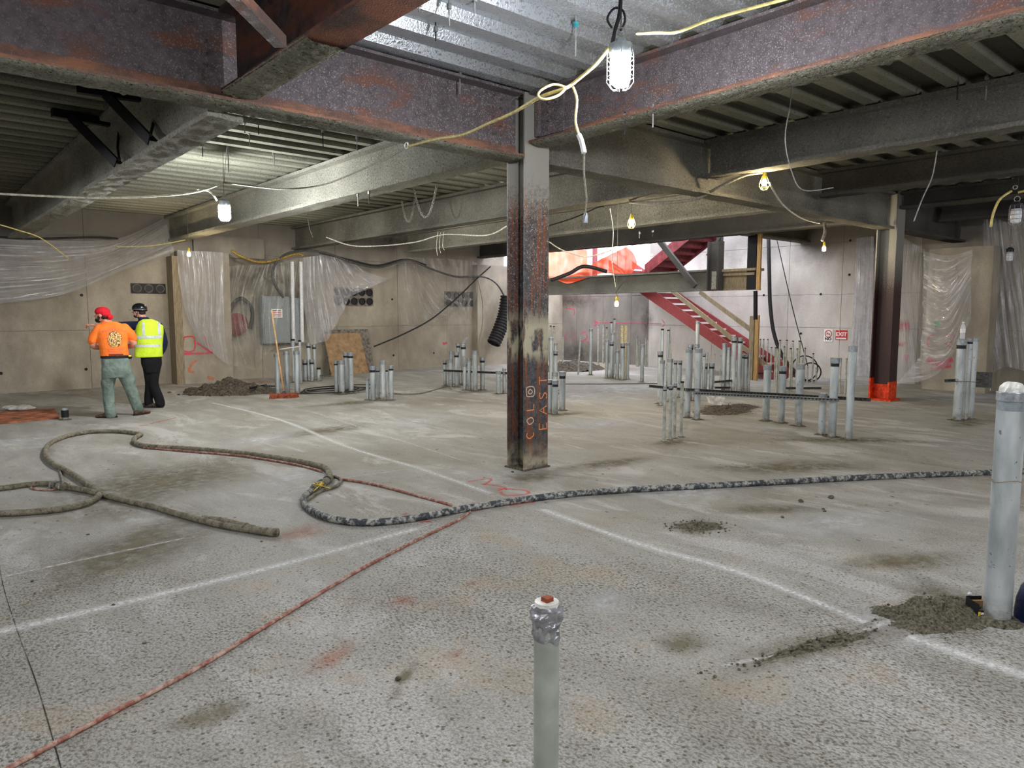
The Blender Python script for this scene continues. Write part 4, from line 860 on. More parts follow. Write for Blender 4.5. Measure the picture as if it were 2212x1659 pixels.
CL = [
 ('the cluster behind the push broom', [(598.4, 851, 763, 12.3, 'c'), (619, 851, 758, 13, 'c'), (641, 850.5, 757.6, 13, 'c')], 'front row by the broom'),
 ('the rear group behind the broom', [(633.8, 826, 732, 9, 'k'), (649, 829, 735, 7, 'k'), (667, 823, 740.7, 10, 'b'), (679, 820, 743.7, 9, 'b'), (658, 823.6, 777, 10.5, 'b'), (673, 823.6, 776, 10, 'b'), (688, 823, 794, 9, 'k')], 'rear group by the broom'),
 ('the four standing before the leaning board', [(726, 850.5, 779, 9, 'b'), (737, 852, 778, 14, 'c'), (747, 847.5, 760.6, 11, 'b'), (757.5, 849.8, 760.6, 12, 'b')], 'board group'),
 ('the six right of the leaning board', [(793.6, 863.6, 816.8, 8.5, 'c'), (805, 865, 790.6, 13, 'b'), (816, 861, 793.7, 9, 'b'), (827.4, 865, 779, 12, 'c'), (836, 861, 800, 6, 'k'), (845, 864.4, 789, 10.5, 'b')], 'second group right of the board'),
 ('the group left of the central column', [(961, 834, 777.6, 9, 'b'), (973, 836, 776, 11.5, 'c'), (974.5, 830, 758, 9, 'c'), (986, 836, 760, 11, 'b'), (990, 829, 741, 9, 'b'), (1001, 832, 741.6, 12, 'b'), (1004, 842.6, 786, 9, 'c'), (1014, 843, 773, 9.5, 'c'), (1026, 844.6, 757, 13, 'c'), (1042, 842.6, 771, 11.5, 'b')], 'group left of the central column'),
 ('the short pair left of the central column', [(1077, 851, 800, 12, 'c'), (1089, 850, 795, 8, 'c')], 'short pair by the column'),
 ('the group touching the central column on its right', [(1188, 893, 820, 10, 'b'), (1199.5, 895.7, 820.6, 14, 'b'), (1215, 887, 802, 15, 'b'), (1190, 846, 728, 10, 'c'), (1189, 836, 703, 5, 'k'), (1196, 836, 704, 5, 'k'), (1200, 843, 757, 10, 'b'), (1200, 838, 740, 7, 'c'), (1199, 851, 803, 14, 'c')], 'group right of the central column'),
 ('the lone thin rods right of the central column', [(1215.5, 800, 728, 3.6, 'c'), (1249, 809, 728, 4.2, 'c')], 'lone thin rods'),
 ('the central back cluster under the low bulb', [(1276, 810, 710, 8.5, 'c'), (1292, 785, 701, 4, 'c'), (1303, 785, 701, 4.5, 'c'), (1311, 816.7, 733, 8.5, 'c'), (1309.5, 812, 707, 4.5, 'k'), (1321, 817, 737, 9.5, 'b'), (1319.5, 812, 695.5, 6, 'k'), (1326, 810, 688, 5.5, 'k'), (1323, 815, 718, 8, 'c'), (1334, 818.7, 756, 9.5, 'c'), (1333, 810, 711, 2.4, 'n'), (1345, 820.7, 741, 10.5, 'b'), (1356, 819, 740, 8, 'c')], 'central back cluster'),
 ('the thin rods right of the low bulb', [(1375, 791.6, 726, 3, 'c'), (1377.5, 792, 743, 3, 'c'), (1380.5, 792, 734.6, 3, 'c'), (1387.5, 825.7, 744, 9, 'c'), (1395, 792, 729, 3.5, 'c'), (1398.5, 792.6, 734, 3, 'c')], 'rods right of the low bulb'),
 ('the four thin stubs at the front of the middle cluster', [(1435, 954, 835, 8, 'b'), (1447.5, 950, 832, 8.5, 'b'), (1457, 946.7, 827, 8.5, 'b'), (1472, 944, 823.5, 8.5, 'k')], 'four thin front stubs'),
 ('the left half of the middle cluster', [(1425.5, 872, 758.5, 12, 'b'), (1430, 876, 778, 11, 'c'), (1447, 868, 774.5, 11.5, 'c'), (1458.5, 860, 778, 8, 'b'), (1468.6, 858, 778, 8.5, 'b'), (1429.3, 836, 710, 7, 'k'), (1442, 834, 712, 6.5, 'k')], 'left half of the middle cluster'),
 ('the middle of the middle cluster', [(1486.3, 902.8, 752.6, 13.5, 'c'), (1507.4, 907, 751.7, 15, 'c'), (1490.5, 865, 743, 12, 'b'), (1504, 860, 692.7, 9.5, 'c'), (1504, 866, 743, 11, 'b'), (1520, 850, 762.7, 7, 'b'), (1527, 832, 761, 3, 'c'), (1522.6, 843.7, 784, 12, 'b'), (1537.5, 843.7, 784, 11.5, 'b'), (1542.5, 830, 764, 3, 'c'), (1555.5, 830, 767, 3, 'c')], 'middle of the middle cluster'),
 ('the right half of the middle cluster', [(1564, 846, 741.6, 11, 'c'), (1573.5, 847, 750, 9, 'c'), (1584.6, 848.8, 728, 11.5, 'b'), (1597, 848.8, 729, 11.5, 'b'), (1603.6, 844.6, 764, 9, 'b'), (1610, 847, 765, 9, 'b'), (1617.5, 847, 760, 6.5, 'c')], 'right half of the middle cluster'),
 ('the front row tied by the strut rail', [(1657, 909.5, 788, 17, 'c'), (1689.7, 913.8, 790.5, 16.5, 'b'), (1727.4, 921, 786, 17.5, 'c'), (1778, 939.8, 848.7, 17, 'c'), (1800.8, 945, 772, 19, 'b'), (1837, 951, 747.5, 18, 'c'), (1814, 850, 773, 4, 'c'), (1826, 854, 773.6, 4, 'c')], 'front row on the strut rail'),
 ('the row of thin conduits below the bright wall', [(1619.4, 811, 734, 3.5, 'k'), (1626, 811, 735, 3.5, 'k'), (1633, 811, 734, 3.5, 'k'), (1640.5, 812, 732, 3.5, 'k'), (1647.6, 811, 732, 3.5, 'k'), (1656.5, 811, 732, 3.5, 'k'), (1664.6, 826, 750, 4, 'k'), (1673.7, 826, 750, 4, 'k'), (1677, 849, 753, 4.5, 'c'), (1682, 848, 734, 5, 'k'), (1692, 830, 748, 4, 'k'), (1696.5, 840, 734, 4.5, 'k'), (1705.5, 850, 751.7, 5, 'k'), (1709.6, 847, 735.7, 4.5, 'k'), (1720, 830, 752.5, 4, 'k'), (1724.3, 840, 735.7, 5, 'k'), (1733, 825, 771, 4, 'c'), (1737, 830, 751, 4, 'k'), (1744, 828, 791, 4, 'c'), (1755, 828.5, 762.7, 4, 'k'), (1763.3, 829, 793, 4.5, 'c')], 'thin conduits below the bright wall'),
 ('the three strapped together at right', [(2072.9, 909, 732.6, 20, 'b'), (2088.3, 907, 729.7, 12, 'b'), (2100.8, 905, 729.7, 11, 'c')], 'three strapped conduits'),
 ('the short stubs near the right wall', [(2177, 838, 822, 6, 'k'), (2193.5, 838.7, 781.8, 6, 'k'), (2203, 840, 822, 8, 'k')], 'short stubs by the right wall'),
]
PIPE = {}
for ci, (desc, lst, grp) in enumerate(CL):
    order = sorted(range(len(lst)), key=lambda i: lst[i][0])
    hs = [p[1]-p[2] for p in lst]
    for rank, i in enumerate(order):
        p = lst[i]; look = {'b': 'black-banded', 'c': 'steel-collared', 'k': 'black-capped', 'n': 'open'}[p[4]]
        place = ORD[rank] + (' from left' if rank else '') if rank < len(lst)-1 or len(lst) < 3 else 'rightmost'
        size = 'slim ' if p[3] < 6 else ''
        mt = 'galv_dull' if (ci == 10 or p[3] < 6) else 'galv'
        lab = '%s %s%s conduit of %s' % (place, size, look, desc)
        if len(lab.split()) > 16: lab = lab.replace(' from left', '')
        xt = 1254 if abs(p[0]-1249) < .1 else None
        PIPE[(ci, i)] = stub(p[0], p[1], p[2], p[3], p[4], mt, lab, 'conduit stubs: '+grp, xt)
stub(1343, 815, 703, 7, 'n', 'cream_pipe', 'left of two cream speckled pipes in the back cluster', 'cream speckled pipes'); stub(1351, 815, 703, 7, 'n', 'cream_pipe', 'right of two cream speckled pipes in the back cluster', 'cream speckled pipes')
stub(1452, 834, 707, 2.6, 'n', 'galv_dull', 'thin tilted rod beside the two capped pipes of the middle cluster', 'tilted rods', 1447)
stub(773, 848, 838, 6, 'k', 'galv', 'very short stub between the two groups right of the leaning board', 'low stubs')
e, g, T = stub(137, 907, 882, 14, 'n', 'galv', 'lone short black wrapped pipe stub beside the orange board', 'low stubs')
mb = MB(); mb.tube([g+Vector((0, 0, .04)), g+Vector((0, 0, .15))], .052, 14); mb.build('black_wrap', 'black', e)
# near right large pipe
r = .066; g = onz(2169, 1350)+Vector((math.cos(YAW), math.sin(YAW), 0))*r*.9; e = empty('large_pipe', g, 'large galvanized pipe cut by the right edge of the picture', 'pipe')
Tz = 1.245; T = g+Vector((0, 0, Tz)); mb = MB(); mb.tube([g, g+Vector((0, 0, .6)), T], r, 32, False); mb.build('tube', 'galv', e, smooth='auto')
mb = MB(); mb.tube([T-Vector((0, 0, .045)), T], r*1.08, 32, False); mb.ring(T, r*1.04, r*.06, 32, 6); mb.build('coupling', 'coupling', e, smooth='auto')
mb = MB(); mb.tube([T-Vector((0, 0, .095)), T-Vector((0, 0, .045))], r*1.01, 32, False); mb.build('tape_band', 'box', e, smooth='auto')
mb = MB(); mb.tube([T+Vector((.01, 0, -.002)), T+Vector((0, 0, .03)), T+Vector((.005, 0, .045))], [r*.95, r*.8, r*.6], 20, True, .12); mb.build('paper_plug', 'cloth_white', e)
mb = MB(); z = T.z-.47; pts = [g+Vector((math.cos(a)*r*1.03, math.sin(a)*r*1.03, z+.01*math.sin(a*2))) for a in [i*.35 for i in range(19)]]
mb.tube(pts, .0022, 6); tip = g+Vector((-.745*r, .66*r, z)); mb.tube(smoothpath([tip, tip+Vector((-.03, .04, .02)), tip+Vector((-.055, .07, .03)), tip+Vector((-.07, .08, .012))], 6), .002, 6); mb.tube(smoothpath([tip, tip+Vector((-.04, .02, .005)), tip+Vector((-.07, .06, -.002))], 6), .002, 6); mb.build('tie_wire', 'wood_dusty', e)
mb = MB(); vs = []; mb.lathe(g, [(.12, .0), (.1, .02), (.07, .03)], 20); mb.build('mortar_collar', 'mud', e, smooth=True)
# tarp behind it
mb = MB(); c = g+Vector((.14, -.13, .03))
mb.ball(c, (.08, .09, .22), 12, 8); mb.ball(c+Vector((.08, -.05, .0)), (.1, .1, .2), 10, 7); o = mb.build('blue_tarp', plain('dark_blue_tarp', (22, 34, 70), .5, 0, .3, 8, .02), smooth=True); tag(o, 'dark blue bundle on the floor behind the large right pipe', 'tarp')
# near middle pipe with duct tape
d0 = 2.02; cT = onz(1180, 1300, 0); q = ray(1181, 1312); s = d0/(q.x*math.cos(YAW)+q.y*math.sin(YAW)); T = O+q*s; g = Vector((T.x, T.y, 0)); r = .0375
e = empty('plastic_pipe', g, 'grey pipe with silver taped top standing in the near foreground', 'pipe')
mb = MB(); mb.tube([g, g+Vector((0, 0, T.z*.5)), T], r, 32, False); mb.build('tube', 'plasticpipe', e, smooth='auto')
mb = MB(); prof = []; n = 28; rows = 16; vs = []
for j in range(rows+1):
    z = -.088+.105*j/rows
    for k in range(n):
        a = 2*math.pi*k/n; nz = noise.noise(Vector((math.cos(a)*2.2, math.sin(a)*2.2, z*26))); rr = r*(1.05+.12*min(1, j/6)+(.34*nz+.22*noise.noise(Vector((math.cos(a)*6, math.sin(a)*6, z*60))))*min(1, j/3))
        if j > rows-3: rr *= (1, .8, .45)[j-rows+2]
        zz = z+(.03*noise.noise(Vector((math.cos(a)*1.5, math.sin(a)*1.5, 4))) if j == 0 else 0)
        vs.append(T+Vector((math.cos(a)*rr, math.sin(a)*rr, zz)))
mb.add(vs, [(j*n+k, j*n+(k+1) % n, (j+1)*n+(k+1) % n, (j+1)*n+k) for j in range(rows) for k in range(n)]); mb.build('duct_tape_wrap', 'tape', e)
mb = MB(); mb.tube([T+Vector((0, 0, -.005)), T+Vector((0, 0, .02))], r*.95, 14); mb.build('white_plug', 'cloth_white', e); mb = MB(); mb.box(T+Vector((-.012, -.014, .018)), T+Vector((.014, .012, .032))); mb.build('rusty_bolt', 'broomred', e)

# strut channels tying the stubs
def strut(p, q, w=.041, h=.041, label='', mat='strut', holes=True):
    p, q = Vector(p), Vector(q); e = empty('strut_channel', p, label, 'channel', 'strut channels'); d = (q-p).normalized(); n_ = d.cross(Vector((0, 0, 1))).normalized()
    if n_.dot(Vector((math.cos(YAW), math.sin(YAW), 0))) > 0: n_ = -n_
    mb = MB(); mb.bar(p-n_*w/2+Vector((0, 0, 0)), q-n_*w/2, .004, h); mb.bar(p+Vector((0, 0, h/2)), q+Vector((0, 0, h/2)), w, .004); mb.bar(p-Vector((0, 0, h/2)), q-Vector((0, 0, h/2)), w, .004); mb.build('channel', mat, e)
    if holes:
        mb = MB(); L = (q-p).length; k = .05
        while k < L-.04: mb.bar(p-n_*(w/2-.004)+d*k, p-n_*(w/2-.004)+d*(k+.028), .003, h*.32); k += .05
        o = mb.build('slot_row', 'black', e); o['kind'] = 'stuff'
    return e
def at_pipe(px, py, gp, off=.07):
    q = ray(px, py); dd = fwd(gp)-off; s = dd/(q.x*math.cos(YAW)+q.y*math.sin(YAW)); return O+q*s
R = lambda ci, i: PIPE[(ci, i)][1]
a = at_pipe(1495, 849, R(12, 1), .1); b = at_pipe(1812, 864, R(14, 4), .13); strut(a, b, label='front strut rail across the row of large conduits', mat='strut')
a = at_pipe(1480, 841, R(12, 1), -.1); b = at_pipe(2060, 868, R(14, 5)+Vector((1.6, -1.9, 0)), -.1); strut(a, at_pipe(1880, 863, R(14, 5), -.12), label='rear strut rail behind the row of large conduits', mat='strut_dk')
strut(at_pipe(957, 800, R(4, 3), .1), at_pipe(1100, 806, R(5, 1), .12), label='upper perforated strut across the group left of the column', mat='strut_dk')
strut(at_pipe(1400, 833, R(11, 1), .12), at_pipe(1490, 842, R(12, 0), .15), label='strut end jutting left behind the four thin front stubs', mat='strut_dk')
strut(at_pipe(1542, 825, R(12, 8), .1), at_pipe(1580, 822, R(13, 2), .1), label='upper strut between middle pair and right half of the cluster', mat='strut_dk')
strut(at_pipe(1542, 837, R(12, 8), .1), at_pipe(1576, 837, R(13, 2), .1), label='lower strut between middle pair and right half of the cluster', mat='strut_dk')
strut(at_pipe(2042, 822, R(16, 0), .05), at_pipe(2066, 821, R(16, 0), .05), label='short strut stub on the left of the three strapped conduits', mat='strut_dk')
strut(onz(560, 834, .1), onz(600, 834, .1), label='small strut piece lying beside the rubble pile', mat='strut')
strut(onz(690, 812, .2), onz(716, 812, .2), label='small strut piece beside the leaning board foot', mat='strut')
strut(onz(1625, 806, .15), onz(1665, 806, .15), label='strut across the feet of the thin conduits by the stair', mat='strut_dk')
strut(onz(1690, 838, .12), onz(1775, 838, .12), label='strut across the thin conduits below the bright wall', mat='strut_dk')
# strap round three conduits, shallow grey box, bottle
c = (R(16, 0)+R(16, 2))/2; mb = MB(); z = .62; P = [Vector((R(16, 0).x-.1, R(16, 0).y+.14, z)), Vector((R(16, 0).x-.14, R(16, 0).y-.0, z)), Vector((R(16, 2).x-.08, R(16, 2).y-.12, z-.03)), Vector((R(16, 2).x+.1, R(16, 2).y-.08, z)), Vector((R(16, 0).x+.12, R(16, 0).y+.12, z))]
mb.tube(P+[P[0]], .004, 6); o = mb.build('tie_wire', 'wire_dk'); tag(o, 'dark tie wire looped round the three strapped conduits', 'wire')
p = at_pipe(2104, 818, R(16, 2), -.15); mb = MB(); mb.box((p.x-.08, p.y-.22, p.z-.12), (p.x+.1, p.y+.06, p.z+.11)); o = mb.build('junction_box', 'strut_dk'); tag(o, 'dark grey metal box fixed behind the three strapped conduits', 'box')
T = PIPE[(16, 0)][2]; e = empty('water_bottle', T+Vector((0, 0, .004)), 'clear water bottle standing on the tallest strapped conduit', 'bottle')
gm = NT('clear_bottle', .1, 0, .6); gm.col((226, 232, 236)); gm.alpha(.42); mb = MB(); mb.lathe(T+Vector((.02, 0, .004)), [(.0, 0), (.034, 0), (.036, .02), (.034, .1), (.036, .17), (.03, .2), (.014, .235), (.014, .25)], 16); mb.build('bottle_body', gm.m, e, smooth=True)
mb = MB(); mb.lathe(T+Vector((.02, 0, .0)), [(.0365, .1), (.0365, .16)], 16); mb.build('bottle_label', 'sign_white', e); mb = MB(); mb.tube([T+Vector((.02, 0, .252)), T+Vector((.02, 0, .27))], .016, 12); mb.build('bottle_cap', 'white', e)

# ================================================================== HOSES ON THE FLOOR
def fhose(name, pts, r, mat, label, cat='hose', jit=.0, z=None):
    P = resample(smoothpath([onz(*p, (z or r)) if len(p) == 2 else onz(p[0], p[1], p[2]) for p in pts], 8), 150)
    for i, p in enumerate(P): p.z += noise.noise(p*3)*.004
    rs = [r*(1+.07*noise.noise(p*25)) for p in P]; mb = MB(); mb.tube(P, rs, 14, True, jit); o = mb.build(name, mat, smooth=True); return tag(o, label, cat)
HR = .029
fhose('grout_hose', [(3400, 985), (2700, 1000), (2300, 1013), (2165, 1019), (1900, 1029), (1600, 1045), (1300, 1061), (1150, 1076), (1000, 1099), (880, 1121), (780, 1128), (705, 1117), (662, 1093), (656, 1075), (678, 1055)], HR, 'hose', 'long mottled grout hose curving across the middle of the floor')
o = fhose('grout_hose', [(712, 1037), (712, 1025), (692, 1006), (600, 989), (500, 976), (400, 968), (318, 963), (291, 955), (292, 945), (305, 938)], .03, 'hose_mud', 'muddy hose section between the coupling and the sharp kink')
fhose('grout_hose', [(300, 936), (250, 931), (190, 933), (140, 943), (105, 960), (98, 982), (115, 1002), (140, 1014), (180, 1040), (212, 1062), (205, 1078), (150, 1096), (60, 1106), (-80, 1112)], .027, 'hose_mud', 'muddy hose looping round at the left and out of the picture')
fhose('grout_hose', [(-80, 1058), (0, 1054), (60, 1046), (115, 1044), (135, 1050), (190, 1060), (260, 1078), (330, 1094), (400, 1114), (480, 1134), (592, 1152)], .026, 'hose_mud', 'muddy delivery hose ending in an open tip at lower left')
fhose('air_line', [(735, 1034), (800, 1044), (880, 1064), (975, 1090)], .013, 'hose_red', 'thin rusty line meeting the grout hose from upper left')
fhose('air_line', [(1016, 1105), (990, 1122), (880, 1176), (760, 1240), (600, 1336), (430, 1440), (250, 1535), (90, 1620), (-60, 1700)], .0105, 'hose_red', 'thin red brown hose running diagonally to the lower left corner')
fhose('air_line', [(310, 966), (400, 974), (520, 984), (640, 1003), (695, 1018)], .012, 'hose_red', 'thin line lying along the near side of the muddy hose', z=.014)
fhose('air_line', [(655, 1085), (690, 1062), (725, 1050), (737, 1036), (722, 1028)], .015, 'hose_mud', 'thin muddy line looping past the hose coupling')
fhose('air_line', [(150, 1050), (110, 1058), (72, 1056), (70, 1050), (100, 1044), (150, 1044)], .009, 'hose_red', 'small pink cord loop at the left hose joint')
fhose('air_line', [(128, 1012), (136, 1040), (140, 1050)], .01, 'cord_dusty', 'short tan tie hanging across the left hose joint')
fhose('hose_tip', [(440, 1120), (490, 1128), (560, 1146), (600, 1150)], .03, 'hose_mud', 'mud caked tip of the delivery hose', jit=.12)
def coupling(a, b, label):
    a, b = onz(*a, .035), onz(*b, .035); e = empty('hose_coupling', a, label, 'coupling'); mb = MB(); mb.tube([a, b], .034, 16); mb.build('sleeve', 'hose_mud', e, smooth='auto')
    for t in (.15, .5, .85):
        mb = MB(); c = a.lerp(b, t); mb.ring(c, .038, .008, 18, 6, b-a); mb.build('clamp_ring', 'hose', e, smooth=True)
coupling((676, 1056), (712, 1034), 'clamped coupling where grout hose meets muddy hose'); coupling((112, 1045), (140, 1052), 'clamped joint of the hose at the left')
mb = MB(); c = onz(688, 1048, .06)
for k in range(7): mb.tube(smoothpath([c, c+Vector((random.uniform(-.05, .05), random.uniform(-.05, .05), .02)), c+Vector((random.uniform(-.1, .1), random.uniform(-.08, .08), -.03))], 4), .004, 5)
o = mb.build('rope_knot', 'yell'); tag(o, 'bit of yellow rope knotted on the hose coupling', 'rope')

# ================================================================== PILES & SMALL THINGS
def mound(name, c, rx, ry, h, ang, mat, label, seed=1, res=60, cat='rubble', peb=.012):
    mb = MB(); vs = []; c = Vector(c)
    for i in range(res+1):
        for j in range(res+1):
            x = -1+2*i/res; y = -1+2*j/res; q = Vector((x*2.2+seed, y*2.2, seed)); rr = math.sqrt(x*x+y*y)*(1+.35*noise.noise(q))
            z = max(0, 1-rr)**.9*h*(1+.5*noise.noise(q*2.2))+(.18*h*noise.noise(q*6)+.1*h*noise.noise(q*15) if rr < .95 else 0)
            X, Y_ = x*rx, y*ry; vs.append((c.x+X*math.cos(ang)-Y_*math.sin(ang), c.y+X*math.sin(ang)+Y_*math.cos(ang), z-.006))
    N = res+1; mb.add(vs, [(i*N+j, (i+1)*N+j, (i+1)*N+j+1, i*N+j+1) for i in range(res) for j in range(res)])
    for k in range(150):
        a = random.uniform(0, 6.28); rr = random.uniform(.1, 1.25); X, Y_ = math.cos(a)*rx*rr, math.sin(a)*ry*rr; s = random.uniform(.25, 1.)**2*peb
        mb.ball((c.x+X*math.cos(ang)-Y_*math.sin(ang), c.y+X*math.sin(ang)+Y_*math.cos(ang), s*.3+max(0, 1-rr)*h), (s, s*.8, s*.6), 6, 4)
    o = mb.build(name, mat, smooth=True); o['kind'] = 'stuff'; return tag(o, label, cat)
mound('rubble_pile', onz(497, 848), 1.0, .6, .27, math.radians(-41), 'rubble', 'dark mortar rubble pile beside the push broom', peb=.04)
mound('mortar_heap', onz(1572, 884), .9, .42, .07, .2, 'rubble', 'low dark mortar heap beside the white foam block', 3)
q1, q2 = onz(1950, 1340), onz(2120, 1300)
mound('mortar_heap', onz(2030, 1325), .40, .22, .08, math.atan2(q2.y-q1.y, q2.x-q1.x), 'mud', 'wet mortar heap in front of the large right pipe', 5)
mound('mortar_heap', onz(1515, 1136), .26, .16, .02, -.6, 'mud', 'thin mortar pat on the floor right of centre', 8)
q1, q2 = onz(1590, 1440), onz(1930, 1350)
mound('mortar_heap', (q1+q2)/2, .62, .07, .016, math.atan2(q2.y-q1.y, q2.x-q1.x), 'mud', 'long crumbly mortar ridge in the right foreground', 9)
mound('debris_pile', onz(1235, 798), 1.1, .8, .28, 0, 'rubble', 'heap of dark sheeting and debris below pink wall marks', 11)
for k, (px, py, s) in enumerate([(1795, 1076, .035), (1730, 1084, .03), (1778, 1100, .015), (1781, 1105, .018), (1690, 1118, .02), (245, 1307, .012), (190, 1155, .012), (70, 1256, .012), (75, 1282, .01), (312, 1390, .012), (860, 1468, .02), (1107, 1020, .02), (565, 1170, .01)]):
    mb = MB(); c = onz(px, py); mb.ball(c+Vector((0, 0, s*.35)), (s, s*.7, s*.5), 8, 5, Matrix.Rotation(k, 3, 'Z')); o = mb.build('mortar_lump', 'mud', smooth=True); tag(o, ['larger flat mortar lump right of the thin mortar pat', 'second flat mortar lump, left of the largest one', 'tiny mortar lump, upper of a close pair at right', 'tiny mortar lump, lower of a close pair at right', 'mortar lump just right of the thin mortar pat', 'crumb lying on the thick white dust line at left', 'crumb on the floor below the open hose tip, far left', 'crumb nearest the left edge above the white line', 'crumb near the left edge just above the white line end', 'crumb between white line and red brown hose', 'flat dark lump left of the silver taped pipe', 'crumb right of the central column base', 'crumb below the mud caked hose tip'][k], 'lump', 'mortar lumps scattered on the floor')
# foam block
p = onz(1546, 878); mb = MB(); u = Vector((math.sin(YAW), -math.cos(YAW), 0)); f_ = Vector((math.cos(YAW), math.sin(YAW), 0))
poly = [(-.17, .25), (-.16, .19), (-.13, .16), (-.10, .06), (-.02, .03), (.08, .01), (.11, .03), (.16, .08), (.17, .16), (.15, .25)]
mb.prism([p+u*x*.95+Vector((0, 0, z+.0)) for x, z in poly], f_*.16); o = mb.build('foam_block', 'foam'); tag(o, 'broken white foam block under the strut rail', 'block')
# broom
e = empty('push_broom', onz(612, 862), 'push broom with red head leaning on the conduits', 'broom')
a, b = onz(583, 861, .0), onz(644, 858, .0); mb = MB(); mb.bar(a+Vector((0, 0, .07)), b+Vector((0, 0, .07)), .07, .05); mb.build('head', 'broomred', e)
mb = MB()
for k in range(60):
    p = a.lerp(b, (k+.5)/60)
    for s in (-.02, .02): mb.tube([p+f_*s+Vector((0, 0, .05)), p+f_*s*1.8+Vector((random.uniform(-.01, .01), 0, 0))], .006, 5, False)
o = mb.build('bristles', 'broomred', e); o['kind'] = 'stuff'
h0 = (a+b)/2+Vector((0, 0, .09)); h1 = at_pipe(587, 671, h0, -.25); mb = MB(); mb.tube([h0, h1], .016, 10); mb.build('handle', 'wood_hdl', e, smooth=True)
mb = MB(); mb.ball(h0, (.035, .035, .05), 10, 6); mb.build('socket', 'brist', e, smooth=True)
# trowel stick on the pipe tops
a = at_pipe(605, 754, R(0, 1), -.05); b = at_pipe(648, 748, R(0, 2), -.05); mb = MB(); mb.tube([a.lerp(b, .3), b], .012, 8); mb.bar(a, a.lerp(b, .35), .09, .02); o = mb.build('hand_float', 'cloth_white'); tag(o, 'pale hand tool resting across the broom side conduit tops', 'tool')
# cable mess
for k in range(4):
    c = onz(700+k*14, 845-(k % 2)*4, .02); mb = MB(); mb.tube([c+Vector((math.cos(t)*(.5+.1*k)+.02*math.sin(3*t), math.sin(t)*(.35+.05*k), .01*(k+1))) for t in [i*.26 for i in range(25)]], .012, 6); o = mb.build('cable_coil', 'wire_dk'); tag(o, ['loose dark cable loop nearest the broom head', 'second loose cable loop from the broom head', 'third loose cable loop toward the board group', 'loose cable loop nearest the four conduits before the board'][k], 'cable', 'loose floor cable loops')
cable('thin_cable', [(820, 848), (900, 850), (960, 836), (975, 815)], .012, 'cord_dusty', 'thin cable trailing from the group left of the column', lambda x, y: onz(x, y, .02) if y > 830 else onz(x, 840, .2))
cable('thin_cable', [(1220, 829), (1300, 829), (1420, 828)], .008, 'wire_dk', 'thin dark line stretched over the floor right of the column', lambda x, y: onz(x, y, .01))
# dark debris stick in rubble
post('steel_offcut', onz(540, 838, .15), onz(575, 832, .1), .03, .05, 'blkmetal', 'black offcut sticking out of the rubble pile', 'offcut')
# orange board with white cloth
p = [onz(-80, 897), onz(118, 884), onz(128, 904), onz(-60, 922)]; mb = MB(); mb.prism([q+Vector((0, 0, .002)) for q in p], (0, 0, .02)); o = mb.build('plywood_sheet', 'osb'); tag(o, 'rust stained plywood sheet on the floor at the left edge', 'board')
mb = MB(); c = onz(38, 884, .02)
for k in range(16): mb.ball(c+u*random.uniform(-.24, .24)+f_*random.uniform(-.1, .1)+Vector((0, 0, .03)), (random.uniform(.06, .12), random.uniform(.05, .1), random.uniform(.025, .05)), 10, 6)
o = mb.build('rag', 'cloth_white', smooth=True); rm = o.modifiers.new('r', 'REMESH'); rm.mode = 'VOXEL'; rm.voxel_size = .012; tag(o, 'crumpled white cloth lying on the plywood at left', 'cloth')
# small parts box near the pipe
c = onz(2126, 1338); e = empty('parts_box', c, 'small open black and orange parts box by the large pipe', 'box')
def pb(x0, x1, y0, y1, z0, z1, nm, mt):
    mb = MB(); P = [c+u*x+f_*y+Vector((0, 0, z)) for z in (z0, z1) for x, y in ((x0, y0), (x1, y0), (x1, y1), (x0, y1))]; mb.add(P, [(3, 2, 1, 0), (4, 5, 6, 7), (0, 1, 5, 4), (1, 2, 6, 5), (2, 3, 7, 6), (3, 0, 4, 7)]); return mb.build(nm, mt, e)
pb(-.035, .05, 0, .004, .0, .05, 'front_panel', 'black'); pb(-.035, -.031, 0, .11, 0, .085, 'side_panel', 'black'); pb(-.035, .05, .106, .11, 0, .09, 'back_panel', 'black'); pb(-.031, .05, .09, .104, .03, .07, 'inner_band', 'wood'); pb(-.035, .05, 0, .11, .0, .004, 'bottom', 'wood_dusty'); pb(-.02, .05, -.002, 0, .008, .04, 'sticker', 'sign_white'); pb(-.035, -.022, -.002, 0, .006, .044, 'orange_edge', 'yell')
c = onz(2093, 1310); mb = MB(); mb.ball(c+Vector((0, 0, .075)), (.014, .012, .01), 6, 4); o = mb.build('paper_scrap', 'white'); tag(o, 'white scrap lying on the mortar heap', 'scrap')

